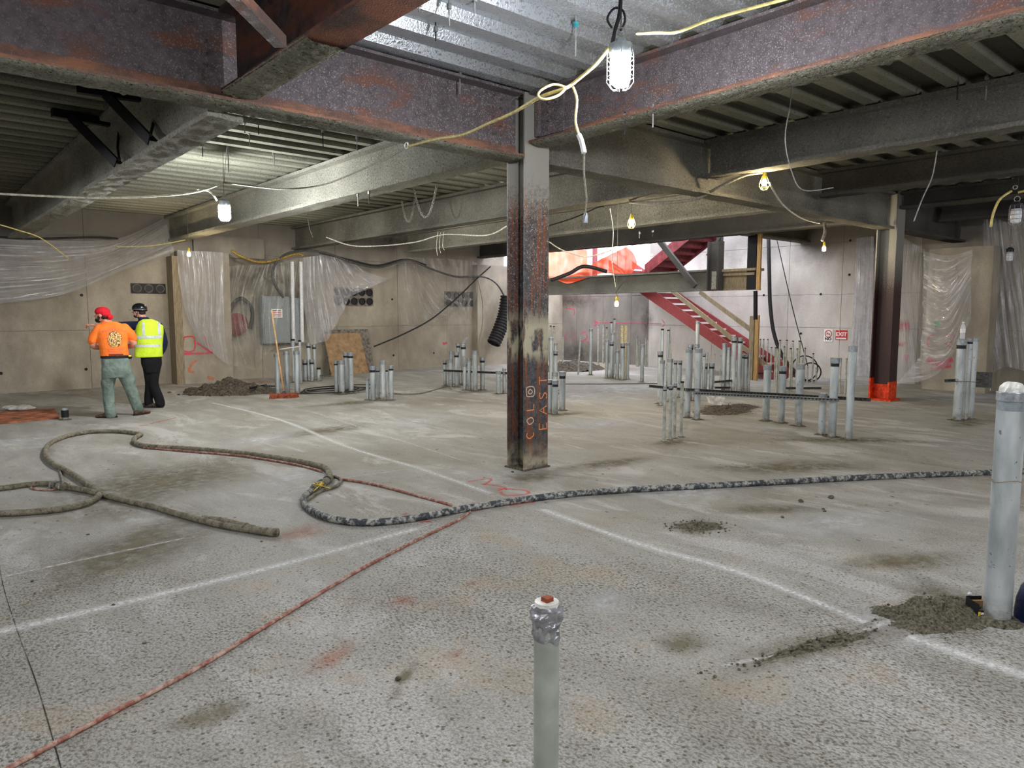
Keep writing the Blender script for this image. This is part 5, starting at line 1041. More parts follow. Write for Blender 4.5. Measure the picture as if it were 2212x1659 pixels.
# ================================================================== LAMPS, CORDS
def led(px, py, d, label, lit=True, s=1., wire_to=3.965):
    C = atd(px, py, d); e = empty('work_lamp', C-Vector((0, 0, .13*s)), label, 'lamp', 'caged work lamps')
    z = Vector((0, 0, 1)); mb = MB(); mb.lathe(C, [(.0, -.11*s), (.035*s, -.11*s), (.055*s, -.09*s), (.06*s, .0), (.055*s, .06*s), (.0, .065*s)], 14); mb.build('diffuser', ('led_hot' if s > 1.08 else 'led') if lit else 'led_off', e, smooth=True)
    mb = MB(); mb.lathe(C, [(.062*s, .06*s), (.066*s, .07*s), (.066*s, .12*s), (.03*s, .135*s), (.03*s, .15*s), (.0, .152*s)], 16); mb.build('housing', 'box' if lit else 'blkmetal', e, smooth='auto')
    mb = MB()
    for k in range(8):
        a = math.pi*2*k/8; R_ = lambda r, h: C+Vector((math.cos(a)*r*s, math.sin(a)*r*s, h*s)); mb.tube([R_(.068, .1), R_(.076, .05), R_(.076, -.09), R_(.05, -.125), R_(.02, -.13)], .0022*s, 5, False)
    for h in (.04, -.01, -.06): mb.ring(C+z*h*s, .076*s, .0022*s, 20, 5)
    mb.build('wire_cage', 'wire', e)
    mb = MB(); mb.ring(C+z*.18*s, .03*s, .005*s, 14, 6, (1, .3, 0)); mb.build('hook', 'wire', e)
    mb = MB(); mb.tube([C+z*.2*s, Vector((C.x+.01, C.y, wire_to))], .003, 5); mb.build('hanging_wire', 'wire_dk', e); return C
L1 = led(1340, 143, 4.3, 'large lit caged work lamp at top centre', s=1.05); L2 = led(485, 455, 10.0, 'lit caged work lamp hanging at the left beam', s=1.1)
L3 = led(2195, 462, 9.5, 'unlit white caged work lamp at the right edge', False, 1.1); L4 = led(2181, 551, 13.5, 'smaller unlit caged work lamp below the other at right', False)
for k, (x, y) in enumerate([(-1.2, 1.4), (2.2, -2.2), (7.0, -1.8), (-2.5, 6.5), (-3.0, 12.0), (12.0, -1.5), (0.5, -4.0), (16.0, -2.0), (5.8, 8.6), (5.8, 14.5), (8.85, 8.8), (8.85, 14.4), (11.9, 8.2), (11.9, 13.0)]):  # unseen lamps added to brighten the room and the far bays
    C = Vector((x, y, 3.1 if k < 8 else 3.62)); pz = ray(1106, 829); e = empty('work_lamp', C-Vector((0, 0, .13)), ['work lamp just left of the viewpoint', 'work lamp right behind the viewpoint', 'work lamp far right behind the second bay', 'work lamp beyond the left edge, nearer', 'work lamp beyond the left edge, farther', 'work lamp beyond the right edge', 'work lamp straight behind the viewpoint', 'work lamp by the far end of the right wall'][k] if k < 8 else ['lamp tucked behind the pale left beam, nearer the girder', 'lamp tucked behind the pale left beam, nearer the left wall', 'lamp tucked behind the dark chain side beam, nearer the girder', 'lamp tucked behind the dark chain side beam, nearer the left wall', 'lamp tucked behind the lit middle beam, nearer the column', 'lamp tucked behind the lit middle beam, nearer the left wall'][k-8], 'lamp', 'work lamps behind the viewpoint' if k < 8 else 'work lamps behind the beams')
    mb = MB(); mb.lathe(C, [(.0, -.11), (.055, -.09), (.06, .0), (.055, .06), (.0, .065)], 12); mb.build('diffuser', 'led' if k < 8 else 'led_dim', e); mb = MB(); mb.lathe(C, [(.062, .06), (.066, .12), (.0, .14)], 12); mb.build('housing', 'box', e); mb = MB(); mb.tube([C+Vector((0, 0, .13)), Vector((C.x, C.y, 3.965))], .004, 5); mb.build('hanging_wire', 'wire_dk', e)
def bulb(px, py, d, label, up=None, cage=True):
    C = atd(px, py, d); e = empty('caged_bulb', C-Vector((0, 0, .06)), label, 'lamp', 'small caged bulbs')
    mb = MB(); mb.lathe(C, [(.0, -.045), (.025, -.04), (.034, -.01), (.03, .02), (.018, .045), (.0, .05)], 12); mb.build('bulb', 'bulb', e, smooth=True)
    mb = MB(); mb.lathe(C, [(.0, .04), (.022, .045), (.024, .11), (.01, .13), (0, .131)], 12); mb.build('socket', 'yell', e, smooth='auto')
    if cage:
        mb = MB()
        for k in range(6):
            a = math.pi*2*k/6; mb.tube([C+Vector((math.cos(a)*r, math.sin(a)*r, h)) for r, h in ((.024, .08), (.055, .0), (.06, -.04), (.035, -.085), (0, -.095))], .0035, 5, False)
        for r, h in ((.055, .0), (.056, -.055)): mb.ring(C+Vector((0, 0, h)), r, .003, 16, 5)
        mb.build('bulb_cage', 'yell', e)
    mb = MB(); mb.tube([C+Vector((0, 0, .13)), Vector((C.x, C.y, 3.965))], .004, 6); mb.build('drop_cord', 'cord_dusty', e); return C
B1 = bulb(1651, 394, 8.9, 'yellow caged bulb glowing under the grey beam at right', .12); B2 = bulb(1364, 480, 11., 'yellow caged bulb in front of the lit beam right of the column', .3)
B3 = bulb(1332, 656, 12.6, 'low hanging bulb over the central back cluster', .32, False); B4 = bulb(1780, 537, 13.5, 'bulb hanging before the pale right wall above the exit sign', .35, False); B5 = bulb(408, 549, 14.6, 'small bulb hanging near the left concrete casing', .8, False)
# empty socket
C = atd(1265, 472, 5.6); e = empty('lamp_socket', C, 'empty grey lamp socket dangling right of the central column', 'socket'); mb = MB(); mb.lathe(C, [(.0, .045), (.012, .045), (.018, .02), (.02, -.03), (.016, -.035), (0, -.03)], 12); mb.build('socket_shell', 'box', e, smooth='auto')
def cord(pts, r, mat, label, cat='cord', sub=8, grp=None): return cable('power_cord', [atd(*p) for p in pts], r, mat, label, None, cat, sub, 8, grp)
cord([(1322, 95, 4.3), (1290, 135, 4.3), (1262, 160, 4.35), (1235, 182, 4.4), (1222, 190, 4.4)], .011, 'cord', 'yellow cord from the large lamp down to the knotted loop')
cord([(1222, 188, 4.4), (1195, 182, 4.4), (1168, 195, 4.4), (1163, 208, 4.4), (1178, 214, 4.4), (1205, 206, 4.4), (1222, 190, 4.4)], .008, 'cord', 'yellow bow loop of cord knotted near the column')
cord([(1222, 190, 4.4), (1165, 210, 4.5), (1110, 242, 4.9), (1060, 264, 5.2), (1000, 290, 5.6), (940, 300, 6.), (880, 316, 6.4)], .011, 'cord', 'yellow cord crossing in front of the left girder')
cord([(880, 316, 6.4), (830, 345, 7.4), (790, 362, 8.2), (700, 398, 9.2), (620, 408, 9.5), (560, 404, 9.8), (484, 394, 10)], .010, 'cord_dusty', 'dusty cord along the pale beam to the left lamp')
cord([(484, 394, 10), (440, 410, 9.7), (380, 420, 9.4), (250, 427, 9.), (120, 424, 8.6), (-40, 416, 8.2)], .014, 'cord_w', 'pale cord swooping from the left lamp to the left edge')
cord([(425, 408, 9.8), (450, 412, 9.8), (462, 422, 9.8), (468, 432, 9.9)], .012, 'cord_w', 'short cord loop feeding the left lamp')
cord([(1238, 188, 4.4), (1246, 215, 4.4), (1243, 260, 4.4), (1250, 290, 4.4)], .008, 'cord', 'cord drop from the knotted loop to the taped joint')
cord([(1250, 290, 4.4), (1256, 305, 4.4), (1262, 330, 4.4)], .016, 'white', 'white taped cord joint hanging right of the column')
cord([(1262, 330, 4.4), (1262, 380, 4.9), (1267, 430, 5.3), (1264, 466, 5.6)], .006, 'cord_w', 'thin cord from the taped joint to the empty socket')
cord([(1376, 72, 4.4), (1420, 70, 4.2), (1465, 68, 4.1), (1540, 40, 4.), (1680, 2, 3.8), (1760, -20, 3.6)], .009, 'cord', 'yellow cord running from the large lamp to the top edge')
cord([(1322, 95, 4.3), (1330, 60, 4.3), (1338, 30, 4.3), (1342, -20, 4.3)], .012, 'blackrub', 'black plug and lead above the large lamp')
cord([(1186, 487, 9.5), (1240, 470, 9.6), (1290, 448, 9.7), (1305, 446, 9.7)], .009, 'wire_dk', 'dark wire across the lit beam right of the column')
cord([(1360, 436, 10.5), (1420, 438, 10), (1500, 430, 9.6), (1560, 400, 9.2), (1610, 378, 9), (1648, 372, 8.9)], .02, 'cord_dusty', 'dust caked cord between the two yellow caged bulbs')
cord([(1662, 395, 8.9), (1690, 440, 10), (1730, 470, 11.5), (1770, 482, 13.2)], .012, 'cord_w', 'pale cord from caged bulb toward the bulb above the exit sign')
cord([(1780, 480, 13.5), (1782, 500, 13.5), (1776, 520, 13.5)], .03, 'cord_dusty', 'bunched cord above the right wall bulb')
cord([(705, 512, 14), (760, 530, 14), (830, 530, 14), (900, 522, 13.5), (960, 506, 13), (1050, 508, 12), (1095, 488, 11.5)], .012, 'cord_w', 'pale cord sagging below the chains to the central column')
cord([(0, 485, 12), (40, 497, 12.5), (90, 515, 13), (150, 560, 14)], .012, 'cord', 'yellow cord dropping along the film at the left edge')
cord([(250, 533, 14), (330, 530, 14), (400, 518, 14)], .012, 'cord', 'thin tan cord stretched across the film toward the small bulb')
cord([(1186, 522, 12), (1215, 540, 12.2), (1260, 554, 12.4), (1290, 550, 12.4), (1320, 540, 12.4)], .010, 'cord_w', 'thin cord drooping across the orange netting')
cord([(1318, 450, 12.6), (1325, 500, 12.6), (1322, 560, 12.6), (1330, 620, 12.6)], .008, 'cord_w', 'vertical lead dropping to the low hanging bulb')
cord([(1356, 600, 12.5), (1345, 610, 12.6), (1330, 632, 12.6)], .007, 'wire_dk', 'dark line angled to the low hanging bulb')
cord([(2185, 412, 9.5), (2160, 430, 9.5), (2146, 460, 9.5), (2140, 490, 9.5)], .016, 'cord', 'yellow cord curving down from the hook at the right edge')
cord([(2200, 415, 9.5), (2230, 408, 9.3)], .016, 'cord', 'cord leaving the right hook beyond the picture edge')
cord([(1712, 180, 6.6), (1706, 230, 6.6), (1696, 300, 6.6), (1710, 370, 6.7), (1735, 410, 6.8), (1800, 405, 6.9)], .0055, 'wire', 'twisted wire hanging in a long curve right of the big girder')
cord([(2024, 325, 7.5), (2014, 380, 7.5), (1992, 430, 7.5), (1974, 478, 7.5)], .006, 'wire', 'twisted wire hanging below the right beam')
cord([(1190, 605, 15.2), (1230, 590, 15.2), (1262, 575, 15.2), (1310, 586, 15.4)], .04, 'blackrub', 'black hose draped over the landing beam below the netting')
cord([(1322, 60, 4.35), (1312, 40, 4.35), (1326, 18, 4.35), (1345, 22, 4.35), (1350, 45, 4.35), (1340, 66, 4.35)], .007, 'blackrub', 'black plug lead looped above the large lamp')
for k, x in enumerate((946, 952, 959)):
    cord([(x, 500, 13), (x-3, 530, 13), (x-1+k, 552-k*6, 13)], .005, 'cord_w', ['left', 'middle', 'right'][k]+' of three thin strings hanging below the chain side beam')
cord([(663, 455, 14), (668, 490, 14), (676, 512, 14)], .006, 'cord_dusty', 'thin string hanging at the left end of the dark beam')
cord([(484, 394, 10), (488, 340, 9.6), (490, 316, 9.4)], .004, 'wire_dk', 'thin support wire above the left work lamp')
# insulator rings on cords
for p, l in (((878, 314, 6.4), 'white ring holding the yellow cord at the left girder'), ((2193, 404, 9.5), 'grey ring the right edge cord hangs from')):
    mb = MB(); mb.ring(atd(*p), .025, .007, 14, 6, (1, 0, 0)); o = mb.build('cord_ring', 'white' if p[0] < 1000 else 'wire'); tag(o, l, 'ring')
# chains
def chain(a, b, s, label, n=26, mat='chain'):
    P = resample(sag(a, b, s), n); mb = MB()
    for i in range(n):
        c = (P[i]+P[i+1])/2; d = (P[i+1]-P[i]); L = d.length; ax = d.cross(Vector((0, 0, 1)) if i % 2 else Vector((1, .3, .1))).normalized(); t = d.normalized(); v = ax.cross(t)
        pts = [c+t*math.cos(q)*L*.72+v*math.sin(q)*L*.42 for q in [k*math.pi/5 for k in range(11)]]; mb.tube(pts, L*.13, 5, False)
    o = mb.build('hanging_chain', mat); tag(o, label, 'chain')
ZC = 3.88
chain(onz(894, 407, ZC), onz(943, 402, ZC), .52, 'bright chain loop hanging behind the pale beam', 28); chain(onz(868, 434, ZC), onz(896, 430, ZC), .42, 'middle dull chain loop left of the bright chain', 22, 'galv_dull'); chain(onz(811, 456, ZC), onz(833, 455, ZC), .36, 'leftmost small chain loop under the deck', 20, 'strut'); chain(onz(835, 453, ZC), onz(858, 450, ZC), .4, 'dark chain loop second from the left', 20, 'blkmetal')
# hanger rods below deck and beams
RODS = [(1350, 248, 290, 5.04, 'clamped rod below the big girder, left of two right of the lamp'), (1411, 232, 275, 5.04, 'clamped rod below the big girder, right of two right of the lamp'),
 (773, 420, 445, 5.02, 'left rod of the pair under the pale beam above the chains'), (797, 414, 440, 5.02, 'right rod of the pair under the pale beam above the chains'),
 (993, 155, 203, 0, 'rod hanging in front of the left girder near the column'), (771, 295, 325, 0, 'rod hanging under the deck above the pale beam middle'),
 (697, 280, 318, 0, 'pale rod under the striped deck behind the left girder'), (1244, 50, 122, 0, 'hanger rod with a teal tip left of the large lamp'),
 (591, 330, 360, 0, 'rod beside a dark spot on the deck behind the left lamp'), (558, 265, 290, 0, 'rod under the striped deck, just right of the far left beam'),
 (538, 285, 315, 0, 'dark rod under the striped deck, second right of the far left beam'), (528, 262, 288, 0, 'short dark rod tight behind the left girder'),
 (437, 312, 338, 0, 'rod on the sprayed deck between far left beam and left lamp'), (382, 310, 330, 0, 'leftmost rod on the deck beside the far left beam'),
 (492, 314, 372, 0, 'long rod on the deck straight above the left lamp'), (2070, 170, 215, 0, 'left of two rods over the grey beam at upper right'),
 (2132, 165, 215, 0, 'right of two rods over the grey beam at upper right'), (1381, 502, 515, 11.12, 'left stub rod under the lit beam beside the yellow caged bulb'),
 (1410, 498, 511, 11.12, 'right stub rod under the lit beam beside the yellow caged bulb'), (905, 5, 26, 0, 'left one of the rods on the bright galvanised deck at the top'),
 (970, 10, 55, 0, 'long rod on the bright galvanised deck at the top'), (941, 60, 88, 0, 'bent looking short rod on the bright deck above the girder'), (1025, -5, 28, 0, 'rightmost rod on the bright deck at the top edge')]
for i, (px, y0, y1, xb, lb) in enumerate(RODS):
    a = onx(px, y0, xb) if xb else onz(px, y0, 3.90); q = ray(px, y1); t = math.hypot(a.x, a.y)/math.hypot(q.x, q.y); b = Vector((a.x, a.y, H+q.z*t))
    e = empty('hanger_rod', b, lb, 'rod', 'hanger rods below deck and beams')
    mb = MB(); mb.tube([a+Vector((0, 0, .07 if not xb else .03)), b], .0065, 6); mb.build('rod', 'wire' if i % 3 else 'wire_dk', e)
    mb = MB(); mb.bar(a-Vector((0, 0, .03)), a+Vector((0, 0, .01)), .03, .025); mb.build('clip', 'strut' if i != 7 else plain('teal_plastic', (60, 160, 170), .5), e)

# ================================================================== PEOPLE
class Fig:
    """local frame: x = right in view, y = away from the viewer, z up"""
    def __init__(s, name, px, py, label):
        s.g = onz(px, py); s.g.z = 0; d = Vector((s.g.x, s.g.y, 0)).normalized(); s.fy = d; s.fx = Vector((d.y, -d.x, 0)); s.label = label; s.name = name
    def P(s, p): return s.g+s.fx*p[0]+s.fy*p[1]+Vector((0, 0, p[2]))
def remesh(mb, name, mat, parent, vox, sm=6, cut=None, origin=None):
    me = bpy.data.meshes.new('tmp'); me.from_pydata(mb.v, [], mb.f); ob = bpy.data.objects.new('tmp', me); COL.objects.link(ob)
    m = ob.modifiers.new('r', 'REMESH'); m.mode = 'VOXEL'; m.voxel_size = vox; s = ob.modifiers.new('s', 'SMOOTH'); s.iterations = sm; s.factor = .6
    bpy.context.view_layer.update(); ev = bpy.data.meshes.new_from_object(ob.evaluated_get(bpy.context.evaluated_depsgraph_get()))
    r = MB(); r.add([v.co.copy() for v in ev.vertices], [tuple(p.vertices) for p in ev.polygons])
    COL.objects.unlink(ob); bpy.data.objects.remove(ob); bpy.data.meshes.remove(ev)
    o = r.build(name, mat, parent, smooth=True, origin=origin); return o, r
def chainv(mb, F_, pts, rs, n=14):
    P = [F_.P(p) for p in pts]; Q = smoothpath(P, 5); R_ = []
    for i in range(len(P)-1):
        for k in range(5): R_.append(rs[i]+(rs[i+1]-rs[i])*k/5)
    R_.append(rs[-1]); mb.tube(Q, R_, n); mb.ball(Q[0], R_[0], 12, 8); mb.ball(Q[-1], R_[-1], 12, 8)
def loft(mb, F_, rings, n=24):
    vs = []
    for (x, y, z, rx, ry) in rings:
        for k in range(n):
            a = 2*math.pi*k/n; c, s_ = math.cos(a), math.sin(a); e = .8
            vs.append(F_.P((x+rx*math.copysign(abs(c)**e, c), y+ry*math.copysign(abs(s_)**e, s_), z)))
    N = len(rings); mb.add(vs, [(i*n+k, i*n+(k+1) % n, (i+1)*n+(k+1) % n, (i+1)*n+k) for i in range(N-1) for k in range(n)]+[tuple(range(n-1, -1, -1)), tuple((N-1)*n+k for k in range(n))])
def hand(mb, F_, w, d, up, s=1., curl=.5, point=False):
    """palm centre w, direction d (fingers), up = back of hand"""
    w, d, up = Vector(w), Vector(d).normalized(), Vector(up); up = (up-d*up.dot(d)).normalized(); sd = d.cross(up)
    mb_ = mb; rot = None
    for k in range(5): mb_.ball(F_.P(w+sd*(-.03+.015*k)*s+d*.0), (.02*s, .02*s, .02*s), 8, 6)
    for t in (.0, .03, .06): 
        for k in range(4): mb_.ball(F_.P(w+d*t*s+sd*(-.028+.019*k)*s), .0165*s, 8, 6)
    for k, L in enumerate((.075, .085, .08, .062)):
        st = w+d*.065*s+sd*(-.030+.020*k)*s; c = (0 if (point and k == 0) else curl)*1.
        p1 = st+(d*math.cos(c*.6)-up*math.sin(c*.6))*L*.45*s; p2 = p1+(d*math.cos(c*1.5)-up*math.sin(c*1.5))*L*.3*s; p3 = p2+(d*math.cos(c*2.2)-up*math.sin(c*2.2))*L*.25*s
        mb_.tube([F_.P(q) for q in (st, p1, p2, p3)], [.0095*s, .009*s, .0082*s, .0068*s], 8); mb_.ball(F_.P(p3), .0068*s, 8, 5)
    st = w+d*.01*s-sd*.035*s; p1 = st-sd*.03*s+d*.025*s-up*.01*s; p2 = p1-sd*.008*s+d*.03*s-up*.01*s
    mb_.tube([F_.P(q) for q in (st, p1, p2)], [.013*s, .011*s, .0085*s], 8); mb_.ball(F_.P(p2), .0085*s, 8, 5)
def head(mb, F_, c, yawd, tilt=0):
    """c centre of the skull, yawd face direction unit (x,y)"""
    f = Vector((yawd[0], yawd[1], 0)).normalized(); r = Vector((-f.y, f.x, 0)); C = Vector(c); z = Vector((0, 0, 1))
    def W(a, b, h): return F_.P(C+f*a+r*b+z*h)
    M_ = Matrix(((F_.fx.x, F_.fy.x, 0), (F_.fx.y, F_.fy.y, 0), (0, 0, 1))) @ Matrix(((f.x, r.x, 0), (f.y, r.y, 0), (0, 0, 1)))
    mb.ball(W(-.01, 0, .02), (.098, .076, .098), 18, 12, M_); mb.ball(W(.025, 0, -.045), (.068, .058, .07), 14, 9, M_); mb.ball(W(.055, 0, -.085), (.032, .032, .025), 10, 7, M_)
    mb.tube([W(.078, 0, .02), W(.098, 0, -.015), W(.112, 0, -.028)], [.010, .012, .014], 8); mb.ball(W(.108, 0, -.03), .014, 8, 6)
    for s in (-1, 1):
        mb.ball(W(.0, s*.076, -.012), (.02, .009, .03), 10, 7, M_); mb.ball(W(.076, s*.03, .028), (.014, .022, .008), 8, 5, M_); mb.ball(W(.06, s*.036, -.03), (.022, .018, .016), 8, 5, M_); mb.ball(W(.068, s*.031, .010), (.011, .012, .009), 8, 5, M_)
    mb.ball(W(.084, 0, -.058), (.010, .022, .006), 8, 5, M_); mb.ball(W(.082, 0, -.068), (.010, .02, .006), 8, 5, M_)
    return W, M_
def eyes(F_, W, par):
    for s in (-1, 1):
        mb = MB(); mb.ball(W(.075, s*.031, .010), .009, 8, 6); o = mb.build('eye', 'sign_white', par, smooth=True, origin=WL[par.name])
        mb = MB(); mb.ball(W(.081, s*.031, .010), .0045, 8, 6); mb.build('pupil', 'sign_black', o, smooth=True)

def boot(F_, par, heel, dirv, mat, L=.29):
    d = Vector(dirv).normalized(); s = Vector((d.y, -d.x, 0)); h = Vector(heel); mb = MB()
    for t, w_, hh in ((0, .040, .05), (.06, .045, .055), (.13, .046, .048), (.19, .050, .036), (.24, .045, .030)):
        c = h+d*t; mb.ball(F_.P(c+Vector((0, 0, hh*.9))), (w_, w_, hh*.85), 12, 8)
    mb.tube([F_.P(h+d*.03+Vector((0, 0, .05))), F_.P(h+d*.02+Vector((0, 0, .15)))], [.048, .045], 14)
    o, _ = remesh(mb, 'boot', mat, par, .011, 3)
    mb = MB(); pts = []
    for k in range(22):
        a = 2*math.pi*k/22; ca, sa = math.cos(a), math.sin(a); pts.append(F_.P(h+d*(.115+.165*ca)+s*(.050*sa)))
    mb.prism(pts, (0, 0, .025)); mb.build('sole', 'blackrub', o)
# ---- man in orange T-shirt
f1 = Fig('person', 262, 900, ''); k = .00728
def X1(px): return (px-262)*k*.878
def Z1(py): return (905-py)*k
mb = MB(); W, M_ = head(mb, f1, (X1(232), .05, Z1(681)), (-.93, .36))
chainv(mb, f1, [(X1(238), .05, Z1(688)), (X1(245), .04, Z1(700))], [.055, .064])
loft(mb, f1, [(X1(256), .0, Z1(790), .14, .10), (X1(256), 0, Z1(760), .155, .105), (X1(254), .0, Z1(730), .17, .11), (X1(253), .02, Z1(708), .16, .10), (X1(249), .03, Z1(699), .08, .07)])
chainv(mb, f1, [(X1(224), .02, Z1(712)), (X1(209), .03, Z1(745)), (X1(222), .20, Z1(753)), (X1(232), .27, Z1(750))], [.062, .047, .038, .028]); chainv(mb, f1, [(X1(281), .02, Z1(712)), (X1(298), .03, Z1(744)), (X1(285), .18, Z1(752)), (X1(275), .26, Z1(750))], [.062, .047, .038, .028])
hand(mb, f1, (X1(238), .29, Z1(748)), (.8, .4, .1), (0, .2, 1), 1., .9); hand(mb, f1, (X1(270), .29, Z1(748)), (-.8, .4, .1), (0, .2, 1), 1., .9)
chainv(mb, f1, [(X1(243), 0, Z1(795)), (X1(237), .02, Z1(838)), (X1(240), -.02, Z1(892))], [.09, .058, .042]); chainv(mb, f1, [(X1(272), 0, Z1(795)), (X1(285), .03, Z1(838)), (X1(300), .10, Z1(890))], [.09, .058, .042])
P1, _ = remesh(mb, 'person', 'skin', None, .010, 3, origin=f1.g)
tag(P1, 'bearded man in orange T-shirt, red cap and grey green trousers, seen from behind', 'person'); eyes(f1, W, P1)
mb = MB(); chainv(mb, f1, [(X1(243), 0, Z1(800)), (X1(237), .02, Z1(838)), (X1(238), -.02, Z1(885)), (X1(240), -.02, Z1(898))], [.125, .088, .082, .084]); chainv(mb, f1, [(X1(271), 0, Z1(800)), (X1(284), .03, Z1(838)), (X1(297), .09, Z1(880)), (X1(300), .10, Z1(889))], [.125, .090, .082, .084])
loft(mb, f1, [(X1(257), 0, Z1(818), .15, .12), (X1(257), 0, Z1(800), .195, .14), (X1(256), 0, Z1(785), .198, .135), (X1(255), 0, Z1(772), .190, .13)])
for c in ((X1(228), .0, Z1(830)), (X1(291), .03, Z1(824))): mb.ball(f1.P(c), (.045, .075, .09), 10, 8)
remesh(mb, 'trousers', 'trousers', P1, .012, 3)
mb = MB(); loft(mb, f1, [(X1(255), 0, Z1(775), .200, .138), (X1(255), 0, Z1(769), .200, .138)]); mb.build('belt', 'black', P1)
mb = MB(); loft(mb, f1, [(X1(255), 0, Z1(771), .205, .14), (X1(254), 0, Z1(755), .198, .135), (X1(252), .0, Z1(730), .208, .14), (X1(252), .01, Z1(712), .212, .125), (X1(251), .02, Z1(703), .17, .105), (X1(248), .03, Z1(696), .10, .08)])
chainv(mb, f1, [(X1(226), .01, Z1(712)), (X1(213), .02, Z1(728)), (X1(209), .03, Z1(738))], [.082, .074, .070]); chainv(mb, f1, [(X1(279), .01, Z1(711)), (X1(293), .02, Z1(726)), (X1(296), .03, Z1(734))], [.082, .074, .070])
sh, shm = remesh(mb, 't_shirt', 'tshirt', P1, .012, 4)
def patch(F_, mbm, cx, cz, w_, h_, name, mat, par, n=10, off=.006, curve=None):
    bv = BVHTree.FromPolygons(mbm.v, mbm.f); vs = []; uv = []
    for j in range(n+1):
        for i in range(n+1):
            x = cx+w_*(i/n-.5); z = cz+h_*(j/n-.5)+(curve(i/n) if curve else 0); o_ = F_.P((x, -1.2, z)); hit = bv.ray_cast(o_, F_.fy)[0]
            vs.append((hit if hit else F_.P((x, -.12, z)))-F_.fy*off); uv.append((i/n, j/n))
    N = n+1; m_ = MB(); m_.add(vs, [(j*N+i, j*N+i+1, (j+1)*N+i+1, (j+1)*N+i) for j in range(n) for i in range(n)]); return m_.build(name, mat, par, smooth=True, uvs=uv)
patch(f1, shm, X1(257), Z1(734), .20, .26, 'shirt_emblem', 'print', sh)
for i in range(9): t = (i-4)/4.5; patch(f1, shm, X1(256)+t*.17, Z1(712)-.05*t*t, .025, .026, 'arched_print', 'print_txt', sh, 2)
for i in range(3): patch(f1, shm, X1(258), Z1(755+i*4), .24-.03*i, .010, 'print_line', 'print_txt', sh, 4)
patch(f1, shm, X1(258), Z1(767), .20, .022, 'print_line', 'print_dk', sh, 6)
def shell(F_, W, M_, mat, name, par, hairy):
    mb = MB(); mb.ball(W(-.012, 0, .034), (.108, .088, .092), 18, 12, M_); return mb
# cap (worn backwards), hair, beard
mb = MB(); mb.ball(W(-.012, 0, .045), (.112, .092, .078), 20, 12, M_); mb.ball(W(-.06, 0, -.0), (.07, .085, .05), 14, 8, M_)
cap, _ = remesh(mb, 'cap', 'redcap', P1, .009, 2)
mb = MB(); mb.ball(W(-.125, 0, -.035), (.035, .07, .045), 12, 8, M_); mb.build('brim', 'redcap', cap, smooth=True)
mb = MB(); mb.ball(W(-.045, 0, -.035), (.06, .074, .05), 14, 9, M_); mb.build('hair', 'hair', P1, smooth=True)
mb = MB(); mb.ball(W(.055, 0, -.085), (.05, .05, .045), 14, 9, M_)
for s in (-1, 1): mb.ball(W(.025, s*.055, -.05), (.025, .014, .04), 8, 6, M_)
remesh(mb, 'beard', 'hair', P1, .009, 2)
boot(f1, P1, (X1(247), -.03, 0), (-.9, .35, 0), 'boot'); boot(f1, P1, (X1(295), .07, 0), (.75, .65, 0), 'boot')
mb = MB(); c = f1.P((X1(288), -.02, Z1(773))); mb.ball(c, (.035, .035, .04), 10, 7); tm = mb.build('tape_measure', 'black', P1, smooth=True); mb = MB(); mb.ball(c-f1.fy*.02+Vector((0, 0, .012)), (.028, .02, .018), 10, 7); mb.build('yellow_case', 'yell', tm, smooth=True)
# ---- man in vest
f2 = Fig('person', 336, 880, ''); k2 = .00775
def X2(px): return (px-336)*k2*.896
def Z2(py): return (885-py)*k2
mb = MB(); W, M_ = head(mb, f2, (X2(310), .02, Z2(667)), (-.88, .48))
chainv(mb, f2, [(X2(314), .0, Z2(675)), (X2(320), .0, Z2(690))], [.058, .07])
loft(mb, f2, [(X2(332), .0, Z2(785), .13, .10), (X2(331), 0, Z2(750), .145, .105), (X2(330), .0, Z2(715), .16, .11), (X2(328), .0, Z2(698), .15, .10), (X2(322), .0, Z2(688), .08, .07)])
chainv(mb, f2, [(X2(306), .03, Z2(700)), (X2(272), .16, Z2(699)), (X2(226), .26, Z2(700)), (X2(212), .30, Z2(699))], [.055, .044, .034, .027]); chainv(mb, f2, [(X2(352), .02, Z2(702)), (X2(362), .05, Z2(738)), (X2(353), .14, Z2(764))], [.058, .045, .03])
hand(mb, f2, (X2(207), .31, Z2(698)), (-.95, .3, .03), (0, .1, 1), 1.15, .8, True); hand(mb, f2, (X2(350), .16, Z2(770)), (-.1, .2, -1), (1, 0, 0), 1., .5)
chainv(mb, f2, [(X2(325), 0, Z2(785)), (X2(327), .04, Z2(830)), (X2(322), .08, Z2(872))], [.085, .055, .04]); chainv(mb, f2, [(X2(340), 0, Z2(785)), (X2(337), .0, Z2(830)), (X2(348), -.04, Z2(872))], [.085, .055, .04])
P2, _ = remesh(mb, 'person', 'skin', None, .010, 3, origin=f2.g)
tag(P2, 'man in black helmet and yellow reflective vest pointing to the left', 'person'); eyes(f2, W, P2)
mb = MB(); chainv(mb, f2, [(X2(325), 0, Z2(785)), (X2(326), .05, Z2(830)), (X2(321), .09, Z2(865)), (X2(322), .09, Z2(876))], [.105, .078, .072, .075]); chainv(mb, f2, [(X2(340), 0, Z2(785)), (X2(334), .0, Z2(828)), (X2(345), -.03, Z2(865)), (X2(347), -.04, Z2(876))], [.11, .085, .080, .082])
loft(mb, f2, [(X2(332), 0, Z2(805), .12, .11), (X2(332), 0, Z2(785), .165, .13), (X2(332), 0, Z2(768), .165, .13), (X2(331), 0, Z2(760), .15, .12)])
remesh(mb, 'trousers', 'black_cloth', P2, .012, 3)
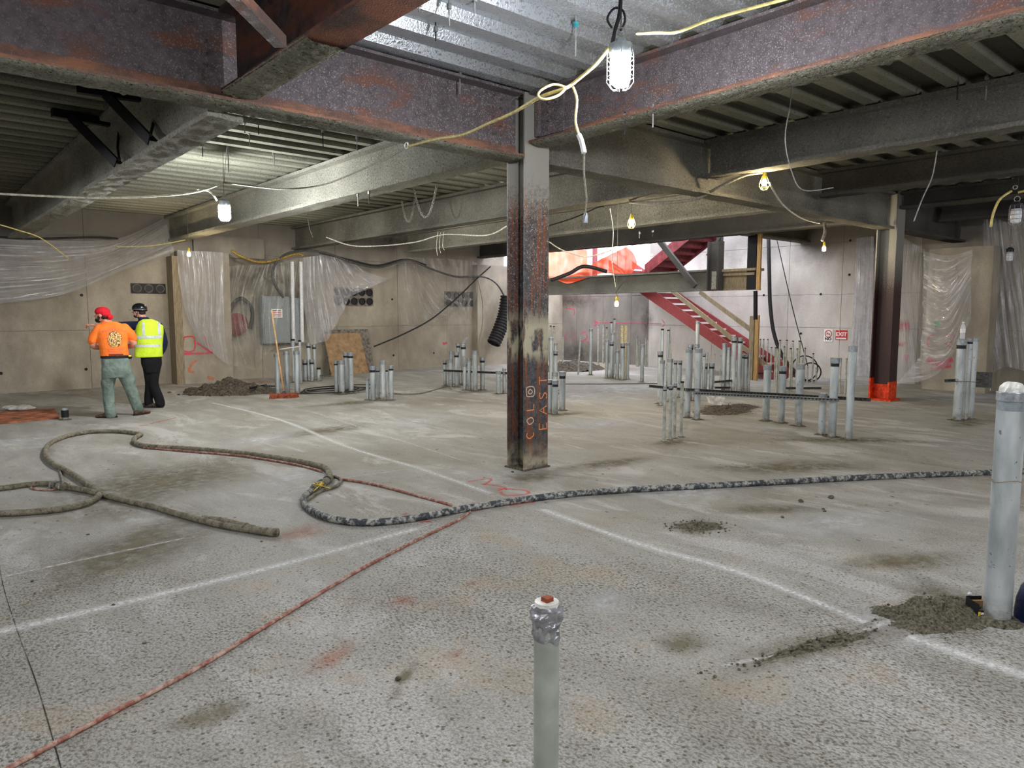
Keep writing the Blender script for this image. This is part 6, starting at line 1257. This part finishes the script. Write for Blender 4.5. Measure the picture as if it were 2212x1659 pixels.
mb = MB(); loft(mb, f2, [(X2(330), 0, Z2(760), .16, .12), (X2(330), 0, Z2(715), .18, .125), (X2(329), .0, Z2(698), .17, .11), (X2(322), .0, Z2(688), .10, .08), (X2(317), .01, Z2(680), .085, .08)])
chainv(mb, f2, [(X2(308), .02, Z2(700)), (X2(272), .16, Z2(699)), (X2(228), .255, Z2(700))], [.085, .066, .052]); chainv(mb, f2, [(X2(351), .01, Z2(702)), (X2(362), .05, Z2(738)), (X2(354), .13, Z2(762))], [.085, .068, .052])
remesh(mb, 'fleece', 'navy', P2, .012, 3)
mb = MB(); loft(mb, f2, [(X2(326), -.005, Z2(770), .225, .155), (X2(328), 0, Z2(745), .215, .15), (X2(331), 0, Z2(715), .225, .15), (X2(332), .0, Z2(700), .215, .14), (X2(329), .0, Z2(690), .15, .11), (X2(325), .0, Z2(685), .09, .085)])
ve, vem = remesh(mb, 'hi_vis_vest', 'vest', P2, .012, 3)
for cz, w_ in ((Z2(725), .40), (Z2(744), .41)): patch(f2, vem, X2(329), cz, w_, .048, 'reflective_band', 'reflective', ve, 12)
for cx in (X2(318), X2(353)): patch(f2, vem, cx, Z2(706), .045, .22, 'reflective_band', 'reflective', ve, 8)
mb = MB(); mb.ball(W(-.01, 0, .05), (.125, .105, .088), 20, 12, M_); mb.ball(W(-.02, 0, .012), (.125, .103, .035), 18, 8, M_)
he, _ = remesh(mb, 'helmet', 'helmet', P2, .008, 3)
mb = MB(); pts = [W(.06+.11*math.cos(a), .085*math.sin(a), .012) for a in [math.pi*(-.5+i/12) for i in range(13)]]; mb.prism(pts, (0, 0, .008)); mb.build('visor', 'box', he)
for s in (-1, 1):
    mb = MB(); mb.tube([W(-.03, s*.082, .02), W(.0, s*.07, -.06), W(.045, s*.03, -.108)], .006, 6); mb.build('chin_strap', 'blackrub', he)
mb = MB(); mb.ring(W(-.02, 0, .03), .107, .006, 22, 6, (0, 0, 1)); mb.build('goggle_strap', 'box', he)
mb = MB(); mb.ball(W(-.05, 0, -.03), (.055, .072, .055), 14, 9, M_); mb.ball(W(.05, 0, -.085), (.045, .047, .036), 12, 8, M_); mb.build('hair', 'hair', P2, smooth=True)
boot(f2, P2, (X2(347), -.06, 0), (-.75, .5, 0), 'boot_dk'); boot(f2, P2, (X2(326), .06, 0), (-.7, .5, 0), 'boot_dk')
